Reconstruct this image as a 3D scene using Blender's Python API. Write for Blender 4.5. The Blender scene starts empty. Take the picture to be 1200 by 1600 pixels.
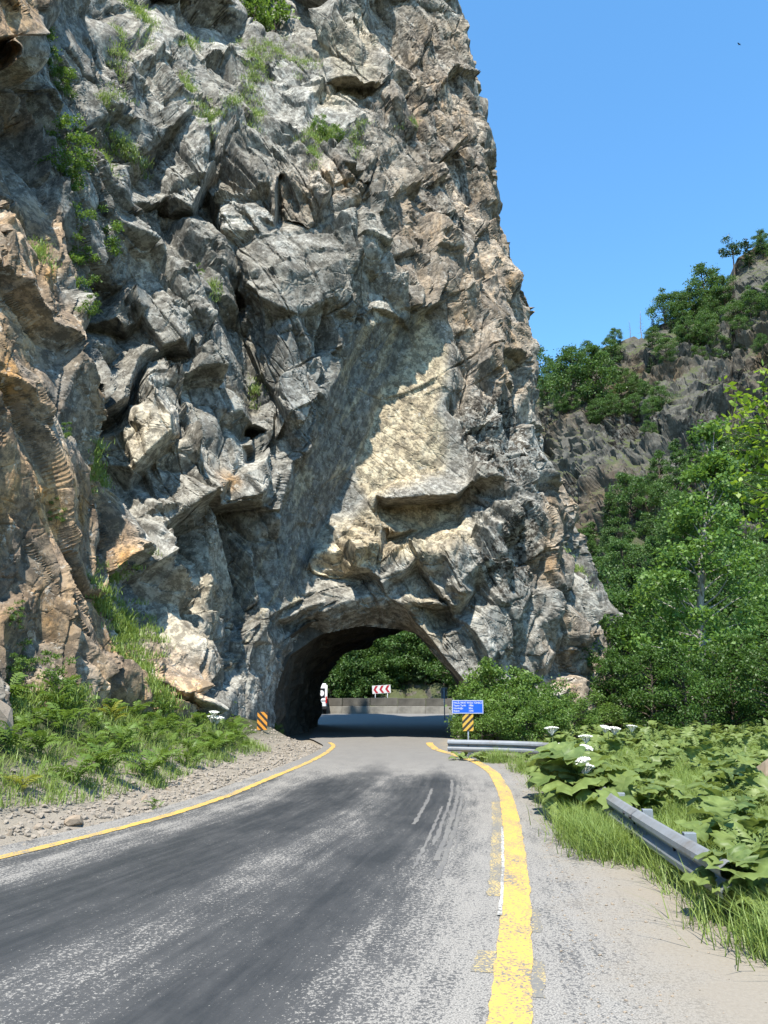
import bpy, bmesh, math, random
import numpy as np
from mathutils import Vector, Matrix
from mathutils.geometry import delaunay_2d_cdt

# ------------------------------------------------------------------ camera, world, sun, exposure
SC = bpy.context.scene
COL = SC.collection
F_PX = 1160.0                      # focal length in photo pixels (1200 x 1600 frame)
CAM = np.array([0.0, 0.0, 1.7])
TH = math.atan((1083 - 800) / F_PX)
cam_d = bpy.data.cameras.new('camera'); cam_o = bpy.data.objects.new('camera', cam_d)
COL.objects.link(cam_o); SC.camera = cam_o
cam_d.sensor_fit = 'VERTICAL'; cam_d.sensor_height = 36.0; cam_d.lens = 36.0 * F_PX / 1600
cam_d.clip_start = 0.05; cam_d.clip_end = 3000
cam_o.location = CAM.tolist(); cam_o.rotation_euler = (math.radians(90) + TH, 0, 0)

SUN_EL, SUN_AZ = math.radians(62), math.radians(191)      # azimuth clockwise from +Y
sdir = Vector((math.sin(SUN_AZ) * math.cos(SUN_EL), math.cos(SUN_AZ) * math.cos(SUN_EL), math.sin(SUN_EL)))
W = bpy.data.worlds.new('World'); SC.world = W; W.use_nodes = True
wn = W.node_tree.nodes; wl = W.node_tree.links
sky = wn.new('ShaderNodeTexSky'); sky.sky_type = 'NISHITA'; sky.sun_disc = False
sky.sun_elevation = SUN_EL; sky.sun_rotation = SUN_AZ
sky.altitude = 1500; sky.air_density = 1.0; sky.dust_density = 0.0; sky.ozone_density = 2.5
hsv = wn.new('ShaderNodeHueSaturation'); hsv.inputs['Saturation'].default_value = 1.17; hsv.inputs['Hue'].default_value = 0.49
wl.new(sky.outputs[0], hsv.inputs['Color']); wl.new(hsv.outputs[0], wn['Background'].inputs[0]); wn['Background'].inputs[1].default_value = 0.15
sl = bpy.data.lights.new('sun', 'SUN'); sl.energy = 4.3; sl.angle = math.radians(0.53); sl.color = (1.0, 0.95, 0.86)
so = bpy.data.objects.new('sun', sl); COL.objects.link(so)
so.rotation_euler = sdir.to_track_quat('Z', 'Y').to_euler(); so.location = (-20, -40, 80)
SC.view_settings.view_transform = 'Standard'; SC.view_settings.look = 'None'
SC.view_settings.exposure = 1.42; SC.view_settings.gamma = 1.0
SC.cycles.max_bounces = 5; SC.cycles.diffuse_bounces = 3; SC.cycles.glossy_bounces = 2
SC.cycles.transmission_bounces = 3; SC.cycles.transparent_max_bounces = 4
SC.cycles.caustics_reflective = False; SC.cycles.caustics_refractive = False
SC.cycles.use_denoising = True

rng = np.random.default_rng(7)
random.seed(7)

# ------------------------------------------------------------------ pixel <-> world helpers
RGT = np.array([1.0, 0, 0]); UPV = np.array([0, -math.sin(TH), math.cos(TH)]); FWD = np.array([0, math.cos(TH), math.sin(TH)])
def rays(px, py):
    px = np.asarray(px, float); py = np.asarray(py, float)
    return FWD * F_PX + (px - 600)[..., None] * RGT + (800 - py)[..., None] * UPV
def at(px, py, Y):
    d = rays(px, py); return CAM + d * (np.asarray(Y, float) / d[..., 1])[..., None]
def on_ground(px, py, z=0.0):
    d = rays(px, py); return CAM + d * ((z - CAM[2]) / d[..., 2])[..., None]
def project(P):
    r = np.asarray(P, float) - CAM
    zc = r @ FWD
    return 600 + F_PX * (r @ RGT) / zc, 800 - F_PX * (r @ UPV) / zc

# ------------------------------------------------------------------ numpy noise
def _hash(ix, iy, iz, seed):
    h = (ix.astype(np.int64) * 374761393 + iy.astype(np.int64) * 668265263 + iz.astype(np.int64) * 2147483647 * 3 + seed * 1442695041) & 0xffffffff
    h = ((h ^ (h >> 13)) * 1274126177) & 0xffffffff
    h = ((h ^ (h >> 16)) * 2246822519) & 0xffffffff
    return h ^ (h >> 15)
def _h01(h, k):
    h = ((h + k * 2654435761) & 0xffffffff); h = ((h ^ (h >> 15)) * 2246822519) & 0xffffffff
    return ((h ^ (h >> 13)) & 0xffffff).astype(np.float32) / 16777216.0
def vnoise(P, seed=0):
    i = np.floor(P); f = (P - i).astype(np.float32); i = i.astype(np.int64)
    f = f * f * f * (f * (f * 6 - 15) + 10); out = np.zeros(len(P), np.float32)
    for dx in (0, 1):
        wx = f[:, 0] if dx else 1 - f[:, 0]
        for dy in (0, 1):
            wy = f[:, 1] if dy else 1 - f[:, 1]
            for dz in (0, 1):
                wz = f[:, 2] if dz else 1 - f[:, 2]
                out += wx * wy * wz * _h01(_hash(i[:, 0] + dx, i[:, 1] + dy, i[:, 2] + dz, seed), 1)
    return out * 2 - 1
def fbm(P, octv=4, seed=0, gain=0.5):
    a, s, o = 1.0, 1.0, np.zeros(len(P), np.float32)
    for k in range(octv):
        o += a * vnoise(P * s + 17.3 * k, seed + k); a *= gain; s *= 2.03
    return o
def facets(P, seed, tilt=0.6, step=0.5, raw=None, wid=0.02):
    """fractured rock: each Voronoi cell is a tilted plane with its own offset; 'wid' is how wide the broken edge is (cells).
    returns height, edge distance, random per cell"""
    P = P.astype(np.float32); i0 = np.floor(P).astype(np.int64); n = len(P); fr = (P - i0).astype(np.float32)
    b1 = np.full(n, 9e9, np.float32); b2 = b1.copy(); ha = np.zeros(n, np.int64); hb = ha.copy()
    da = np.zeros((n, 3), np.float32); db = da.copy()
    for dx in (-1, 0, 1):
        for dy in (-1, 0, 1):
            for dz in (-1, 0, 1):
                h = _hash(i0[:, 0] + dx, i0[:, 1] + dy, i0[:, 2] + dz, seed)
                d = np.stack([fr[:, 0] - dx - _h01(h, 1), fr[:, 1] - dy - _h01(h, 2), fr[:, 2] - dz - _h01(h, 3)], 1)
                q = (d * d).sum(1); m = np.nonzero(q < b1)[0]
                b2[m] = b1[m]; hb[m] = ha[m]; db[m] = da[m]; b1[m] = q[m]; ha[m] = h[m]; da[m] = d[m]
                m2 = q < b2; m2[m] = False; m2 = np.nonzero(m2)[0]; b2[m2] = q[m2]; hb[m2] = h[m2]; db[m2] = d[m2]
    off = 0 if raw is None else (raw - P).astype(np.float32)                # planes stay flat, only their borders are ragged
    def plane(hh, dv):
        g = np.stack([_h01(hh, 4), _h01(hh, 5), _h01(hh, 6)], 1) * 2 - 1
        return ((dv + off) * g).sum(1) * tilt + (_h01(hh, 7) * 2 - 1) * step
    e = np.sqrt(b2) - np.sqrt(b1); w = np.clip(e / wid, 0, 1); w = 0.5 + 0.5 * w * w * (3 - 2 * w)
    return plane(ha, da) * w + plane(hb, db) * (1 - w), e, _h01(ha, 8)
def blocks(P, normals, spacing, seed, tilt, step, warp, wid):
    """rock split by three sets of joints: long straight cracks, flat faces. returns height and distance to the nearest joint (m)"""
    U = []
    for k, (nv, sp) in enumerate(zip(normals, spacing)):
        nv = np.array(nv, float) / np.linalg.norm(nv); U.append((P @ nv) / sp + warp[k])
    U = np.stack(U, 1); I = np.floor(U).astype(np.int64); f = (U - I).astype(np.float32)
    dl = np.where(f < 0.5, f, 1 - f) * np.array(spacing, np.float32); ax = dl.argmin(1); d = dl[np.arange(len(P)), ax]
    J = I.copy(); rows = np.arange(len(P)); sg = np.where(f[rows, ax] < 0.5, -1, 1); J[rows, ax] += sg
    def plane(I_):
        h = _hash(I_[:, 0], I_[:, 1], I_[:, 2], seed); q = (U - I_ - 0.5).astype(np.float32) * np.array(spacing, np.float32)
        g = np.stack([_h01(h, 4), _h01(h, 5), _h01(h, 6)], 1) * 2 - 1
        return (q * g).sum(1) * tilt + (_h01(h, 7) * 2 - 1) * step
    w = np.clip(d / wid, 0, 1); w = 0.5 + 0.5 * w * w * (3 - 2 * w)
    return plane(I) * w + plane(J) * (1 - w), d, _h01(_hash(I[:, 0], I[:, 1], I[:, 2], seed), 9)
def rotm(ax, deg): return np.array(Matrix.Rotation(math.radians(deg), 3, ax))

# ------------------------------------------------------------------ mesh / object helpers
def np_mesh(name, V, F, mat=None, smooth=False, attrs=None):
    V = np.ascontiguousarray(V, np.float32); F = np.ascontiguousarray(F, np.int32)
    k = F.shape[1]; me = bpy.data.meshes.new(name)
    me.vertices.add(len(V)); me.vertices.foreach_set('co', V.ravel())
    me.loops.add(F.size); me.loops.foreach_set('vertex_index', F.ravel())
    me.polygons.add(len(F))
    me.polygons.foreach_set('loop_start', np.arange(0, F.size, k, dtype=np.int32))
    me.polygons.foreach_set('use_smooth', np.full(len(F), bool(smooth)))
    for an, (typ, data) in (attrs or {}).items():
        a = me.attributes.new(an, typ, 'POINT')
        a.data.foreach_set('color' if typ == 'FLOAT_COLOR' else 'value', np.ascontiguousarray(data, np.float32).ravel())
    me.update(calc_edges=True); me.validate()
    if mat: me.materials.append(mat)
    return me
def obj(name, me, parent=None, loc=(0, 0, 0), rot=None, scale=None):
    o = bpy.data.objects.new(name, me); COL.objects.link(o); o.location = loc
    if rot is not None: o.rotation_euler = rot
    if scale is not None: o.scale = scale if hasattr(scale, '__len__') else (scale,) * 3
    if parent: o.parent = parent
    return o
def tag(o, label=None, cat=None, group=None, kind=None):
    if label: o['label'] = label
    if cat: o['category'] = cat
    if group: o['group'] = group
    if kind: o['kind'] = kind
    return o
def empty(name, loc, rz=0, sc=1.0):
    o = bpy.data.objects.new(name, None); COL.objects.link(o); o.location = loc
    o.rotation_euler = (0, 0, rz); o.scale = (sc,) * 3; o.empty_display_size = 0.1
    return o
class MB:
    """collects primitive shapes in one bmesh"""
    def __init__(s): s.bm = bmesh.new()
    def box(s, c, d, bev=0, rz=0, M=None):
        r = bmesh.ops.create_cube(s.bm, size=1)
        m = Matrix.Translation(c) @ Matrix.Rotation(rz, 4, 'Z') @ Matrix.Diagonal((*d, 1))
        bmesh.ops.transform(s.bm, matrix=m, verts=r['verts'])
        if bev:
            es = list({e for v in r['verts'] for e in v.link_edges})
            bmesh.ops.bevel(s.bm, geom=es, offset=bev, segments=2, affect='EDGES', profile=0.6)
        return s
    def tube(s, pts, rad, n=8, cap=True):
        pts = [Vector(p) for p in pts]; rad = rad if hasattr(rad, '__len__') else [rad] * len(pts)
        rings = []
        for k, p in enumerate(pts):
            t = (pts[min(k + 1, len(pts) - 1)] - pts[max(k - 1, 0)]).normalized()
            a = t.orthogonal() if abs(t.z) > 0.95 else t.cross(Vector((0, 0, 1)))
            a.normalize(); b = t.cross(a)
            rings.append([s.bm.verts.new(p + (a * math.cos(2 * math.pi * j / n) + b * math.sin(2 * math.pi * j / n)) * rad[k]) for j in range(n)])
        for k in range(len(rings) - 1):
            for j in range(n):
                s.bm.faces.new((rings[k][j], rings[k][(j + 1) % n], rings[k + 1][(j + 1) % n], rings[k + 1][j]))
        if cap:
            s.bm.faces.new(rings[0][::-1]); s.bm.faces.new(rings[-1])
        return s
    def poly(s, pts, ext=None):
        f = s.bm.faces.new([s.bm.verts.new(p) for p in pts])
        if ext is not None:
            r = bmesh.ops.extrude_face_region(s.bm, geom=[f])
            bmesh.ops.translate(s.bm, vec=ext, verts=[e for e in r['geom'] if isinstance(e, bmesh.types.BMVert)])
        return s
    def mesh(s, name, mat, smooth=False):
        bmesh.ops.recalc_face_normals(s.bm, faces=s.bm.faces)
        me = bpy.data.meshes.new(name); s.bm.to_mesh(me); s.bm.free()
        me.materials.append(mat)
        if smooth:
            for p in me.polygons: p.use_smooth = True
        return me

# ------------------------------------------------------------------ material helper
class NT:
    def __init__(s, name):
        s.m = bpy.data.materials.new(name); s.m.use_nodes = True
        s.t = s.m.node_tree; s.n = s.t.nodes; s.b = s.n['Principled BSDF']; s.out = s.n['Material Output']
        s.b.inputs['Specular IOR Level'].default_value = 0.25
    def new(s, typ, **kw):
        nd = s.n.new(typ)
        for k, v in kw.items(): setattr(nd, k, v)
        return nd
    def put(s, sock, v):
        if isinstance(v, (int, float)): sock.default_value = v
        elif isinstance(v, (tuple, list)): sock.default_value = (*v, 1.0) if len(v) == 3 and sock.type == 'RGBA' else v
        else: s.t.links.new(v, sock)
    def pos(s): return s.new('ShaderNodeNewGeometry').outputs['Position']
    def objc(s): return s.new('ShaderNodeTexCoord').outputs['Object']
    def mapv(s, v, scale=(1, 1, 1), rot=(0, 0, 0)):
        if any(rot):                                   # turn first, then stretch
            q = s.new('ShaderNodeMapping'); q.inputs['Rotation'].default_value = rot; s.put(q.inputs['Vector'], v); v = q.outputs[0]
        q = s.new('ShaderNodeMapping'); q.inputs['Scale'].default_value = scale; s.put(q.inputs['Vector'], v); return q.outputs[0]
    def noise(s, v, scale, detail=6, rough=0.55, dist=0.0):
        q = s.new('ShaderNodeTexNoise'); s.put(q.inputs['Vector'], v)
        q.inputs['Scale'].default_value = scale; q.inputs['Detail'].default_value = detail
        q.inputs['Roughness'].default_value = rough; q.inputs['Distortion'].default_value = dist
        return q.outputs['Fac']
    def voro(s, v, scale, feat='F1', out='Distance', rand=1.0):
        q = s.new('ShaderNodeTexVoronoi', feature=feat); s.put(q.inputs['Vector'], v)
        q.inputs['Scale'].default_value = scale; q.inputs['Randomness'].default_value = rand
        return q.outputs[out]
    def ramp(s, f, stops, mode='LINEAR'):
        q = s.new('ShaderNodeValToRGB'); q.color_ramp.interpolation = mode; s.put(q.inputs[0], f)
        e = q.color_ramp.elements
        while len(e) < len(stops): e.new(0.5)
        for el, (p, c) in zip(e, stops):
            el.position = p; el.color = (c, c, c, 1) if isinstance(c, (int, float)) else (*c, 1)
        return q.outputs[0]
    def mix(s, f, a, b, mode='MIX'):
        q = s.new('ShaderNodeMix', data_type='RGBA', blend_type=mode)
        s.put(q.inputs[0], f); s.put(q.inputs[6], a); s.put(q.inputs[7], b); return q.outputs[2]
    def math(s, op, a, b=0.0, clamp=False):
        q = s.new('ShaderNodeMath', operation=op, use_clamp=clamp); s.put(q.inputs[0], a); s.put(q.inputs[1], b); return q.outputs[0]
    def attr(s, name):
        q = s.new('ShaderNodeAttribute', attribute_name=name); return q
    def bump(s, h, strength=0.5, dist=0.05, nrm=None):
        q = s.new('ShaderNodeBump'); q.inputs['Strength'].default_value = strength; q.inputs['Distance'].default_value = dist
        s.put(q.inputs['Height'], h)
        if nrm is not None: s.put(q.inputs['Normal'], nrm)
        return q.outputs[0]
    def fin(s, col, rough=0.85, nrm=None, spec=None, metal=None):
        s.put(s.b.inputs['Base Color'], col); s.put(s.b.inputs['Roughness'], rough)
        if nrm is not None: s.put(s.b.inputs['Normal'], nrm)
        if spec is not None: s.b.inputs['Specular IOR Level'].default_value = spec
        if metal is not None: s.b.inputs['Metallic'].default_value = metal
        return s.m
def plain(name, col, rough=0.6, var=0.12, scale=6.0, metal=0.0, bump=0.0):
    t = NT(name); n = t.noise(t.objc(), scale, 5)
    c = t.mix(t.ramp(n, [(0.3, 0.0), (0.7, 1.0)]), tuple(x * (1 - var) for x in col), tuple(min(1, x * (1 + var)) for x in col))
    return t.fin(c, rough, t.bump(n, bump, 0.01) if bump else None, metal=metal)

# rock: vertex colour 'tint' = (warm brown, fresh beige, dark lichen, streaked) stains
def rock_material(name, s=1.0, gain=1.0):
    t = NT(name); p = t.pos(); a = t.attr('tint'); sep = t.new('ShaderNodeSeparateColor')
    t.put(sep.inputs[0], a.outputs['Color'])
    warm, beige, dark, streak = sep.outputs[0], sep.outputs[1], sep.outputs[2], a.outputs['Alpha']
    big = t.noise(p, 0.16 * s, 4, 0.6); mid = t.noise(p, 0.9 * s, 5, 0.65, 0.4); fine = t.noise(p, 7.0 * s, 6, 0.7)
    sm = t.noise(t.mapv(p, (1.0 * s, 1.0 * s, 0.22 * s), (0, 0.45, 0)), 2.2, 7, 0.65)
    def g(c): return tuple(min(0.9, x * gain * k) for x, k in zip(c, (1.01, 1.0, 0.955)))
    base = t.ramp(t.math('ADD', t.math('MULTIPLY', mid, 0.6), t.math('MULTIPLY', fine, 0.4)),
                  [(0.33, g((0.07, 0.069, 0.066))), (0.44, g((0.20, 0.196, 0.183))), (0.55, g((0.36, 0.35, 0.325))), (0.68, g((0.60, 0.585, 0.54)))])
    base = t.mix(t.math('MULTIPLY', t.ramp(sm, [(0.42, 0.0), (0.62, 1.0)]), 0.55), base, g((0.36, 0.345, 0.305)))
    base = t.mix(t.math('MULTIPLY', t.ramp(big, [(0.45, 0.0), (0.65, 1.0)]), 0.28), base, g((0.33, 0.275, 0.20)))
    wc = t.ramp(t.noise(t.mapv(p, (1, 1, 0.35)), 1.3 * s, 5, 0.65),
                [(0.28, g((0.12, 0.085, 0.06))), (0.44, g((0.31, 0.208, 0.132))), (0.56, g((0.48, 0.315, 0.175))), (0.68, g((0.58, 0.315, 0.105)))])
    base = t.mix(warm, base, wc)
    bc = t.ramp(t.noise(p, 1.6 * s, 6, 0.68), [(0.3, g((0.27, 0.22, 0.155))), (0.47, g((0.51, 0.42, 0.29))), (0.65, g((0.64, 0.555, 0.40)))])
    base = t.mix(beige, base, bc)
    st = t.noise(t.mapv(p, (2.6, 0.6, 0.24), (0, -0.42, 0)), 1.0, 5, 0.6)
    sc_ = t.ramp(st, [(0.32, g((0.10, 0.11, 0.118))), (0.45, g((0.26, 0.25, 0.215))), (0.52, g((0.17, 0.17, 0.165))), (0.62, g((0.40, 0.35, 0.255))), (0.74, g((0.46, 0.43, 0.36)))])
    base = t.mix(streak, base, sc_)
    lm = t.math('MULTIPLY', t.ramp(t.noise(p, 3.4 * s, 6, 0.78), [(0.46, 0.0), (0.54, 1.0)]), dark)
    base = t.mix(lm, base, g((0.055, 0.047, 0.038)))
    sl_ = t.attr('slab').outputs['Fac']; base = t.mix(1.0, base, t.ramp(sl_, [(0.0, 0.62), (0.5, 0.95), (1.0, 1.35)]), 'MULTIPLY')      # tone differs from slab to slab
    spk = t.noise(p, 2.6 * s, 7, 0.78)
    base = t.mix(t.math('MULTIPLY', t.ramp(spk, [(0.56, 0.0), (0.64, 1.0)]), 0.6), base, g((0.07, 0.066, 0.06)))
    base = t.mix(t.math('MULTIPLY', t.ramp(spk, [(0.36, 1.0), (0.42, 0.0)]), 0.5), base, g((0.62, 0.60, 0.55)))
    h = t.math('ADD', t.math('MULTIPLY', fine, 0.8), t.math('MULTIPLY', spk, 1.0))
    return t.fin(base, 0.92, t.bump(h, 0.5, 0.07 / s), spec=0.15)
M_ROCK = rock_material('rock_face', 1.0, 0.78)
M_HILL = rock_material('hill_rock', 0.35, 0.30)

# ------------------------------------------------------------------ control surfaces traced as polylines (px, py, depth)
def surf_interp(polys, PX, PY):
    pts, edges = [], []
    for pl in polys:
        b = len(pts); pts += pl
        edges += [(b + k, b + k + 1) for k in range(len(pl) - 1)]
    vs, es, fs, ov, _, _ = delaunay_2d_cdt([Vector(q[:2]) for q in pts], edges, [], 0, 1e-4)
    idp = np.array([1.0 / pts[o[0]][2] if o else np.nan for o in ov])
    v2 = np.array([[v.x, v.y] for v in vs])
    if np.isnan(idp).any():                      # crossings made by the triangulator
        good = np.where(~np.isnan(idp))[0]
        for k in np.where(np.isnan(idp))[0]:
            d = ((v2[good] - v2[k]) ** 2).sum(1); q = good[np.argsort(d)[:3]]; idp[k] = idp[q].mean()
    out = np.full(PX.shape, np.nan)
    for f in fs:
        a, b, c = (v2[i] for i in f)
        lo = np.minimum(np.minimum(a, b), c); hi = np.maximum(np.maximum(a, b), c)
        m = (PX >= lo[0] - 1) & (PX <= hi[0] + 1) & (PY >= lo[1] - 1) & (PY <= hi[1] + 1)
        idx = np.nonzero(m)
        if not len(idx[0]): continue
        x, y = PX[idx], PY[idx]
        det = (b[1] - c[1]) * (a[0] - c[0]) + (c[0] - b[0]) * (a[1] - c[1])
        if abs(det) < 1e-9: continue
        l1 = ((b[1] - c[1]) * (x - c[0]) + (c[0] - b[0]) * (y - c[1])) / det
        l2 = ((c[1] - a[1]) * (x - c[0]) + (a[0] - c[0]) * (y - c[1])) / det
        l3 = 1 - l1 - l2; ok = (l1 > -1e-6) & (l2 > -1e-6) & (l3 > -1e-6)
        val = l1 * idp[f[0]] + l2 * idp[f[1]] + l3 * idp[f[2]]
        out[idx[0][ok], idx[1][ok]] = val[ok]
    return out
def fill_nan(A):
    for _ in range(4000):
        m = np.isnan(A)
        if not m.any(): break
        for sh in ((0, 1), (0, -1), (1, 1), (1, -1)):
            B = np.roll(A, sh[1], axis=sh[0]); mm = np.isnan(A) & ~np.isnan(B); A[mm] = B[mm]
    return A
def blur(A, r):
    if r < 1: return A
    for ax in (0, 1):
        pad = [(0, 0)] * A.ndim; pad[ax] = (r, r)
        B = np.pad(A, pad, mode='edge'); c = np.cumsum(B, axis=ax)
        z = np.zeros_like(np.take(c, [0], axis=ax)); c = np.concatenate([z, c], axis=ax); n = A.shape[ax]
        A = (np.take(c, np.arange(2 * r + 1, 2 * r + 1 + n), axis=ax) - np.take(c, np.arange(n), axis=ax)) / (2 * r + 1)
    return A
def grid_normals(P):
    du = np.gradient(P, axis=1); dv = np.gradient(P, axis=0)
    n = np.cross(du, dv); n /= np.linalg.norm(n, axis=2, keepdims=True) + 1e-9
    return n
def grid_faces(ny, nx, keep=None):
    i = np.arange(ny * nx).reshape(ny, nx)
    F = np.stack([i[:-1, :-1], i[1:, :-1], i[1:, 1:], i[:-1, 1:]], -1).reshape(-1, 4)
    return F if keep is None else F[keep.ravel()]
def in_poly(X, Y, poly):
    r = np.zeros(X.shape, bool); n = len(poly)
    for k in range(n):
        x1, y1 = poly[k][:2]; x2, y2 = poly[(k + 1) % n][:2]
        if y1 == y2: continue
        r ^= ((Y < y1) != (Y < y2)) & (X < (x2 - x1) * (Y - y1) / (y2 - y1) + x1)
    return r
def blob(PX, PY, cx, cy, rx, ry, ang=0.0, soft=0.35):
    c, s = math.cos(math.radians(ang)), math.sin(math.radians(ang))
    x, y = PX - cx, PY - cy; u = (x * c + y * s) / rx; v = (-x * s + y * c) / ry
    return np.clip((1.0 - np.sqrt(u * u + v * v)) / soft + 0.5, 0, 1)

# ---- the cliff
SIL = [(690, -160, 44), (698, -60, 42), (706, 0, 41), (716, 50, 40.4), (736, 110, 39.8), (740, 170, 39.2), (752, 235, 38.5), (750, 265, 38.2),
       (772, 330, 37.5), (792, 395, 36.8), (804, 430, 36.3), (800, 480, 36), (816, 540, 35.6), (822, 600, 35.2), (834, 650, 35), (842, 700, 34.8),
       (866, 755, 34.5), (892, 795, 34.2), (884, 840, 34), (912, 880, 33.8), (930, 925, 33.6), (952, 960, 33.5), (958, 1010, 33.2),
       (962, 1060, 33), (958, 1110, 33), (960, 1180, 33), (960, 1290, 33)]
LIP = [(404, 1290, 26.2), (406, 1200, 25.8), (408, 1130, 25.8), (412, 1060, 26.0), (430, 1005, 26.3), (460, 966, 26.9), (500, 942, 27.8), (560, 934, 28.4),
       (605, 932, 28.6), (632, 944, 28.3), (665, 990, 28.2), (700, 1035, 28.0), (724, 1062, 27.8), (730, 1200, 27.6), (730, 1290, 27.6)]
THROAT = [(430, 1290, 27.4), (429, 1200, 27.4), (427, 1140, 27.4), (431, 1080, 27.6), (452, 1024, 28.2), (502, 990, 29.4), (565, 978, 30.2), (622, 983, 30.6),
          (645, 989, 30.2), (668, 1012, 29.8), (700, 1048, 29.3), (714, 1072, 29.2), (716, 1200, 29.2), (716, 1290, 29.2)]
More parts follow.
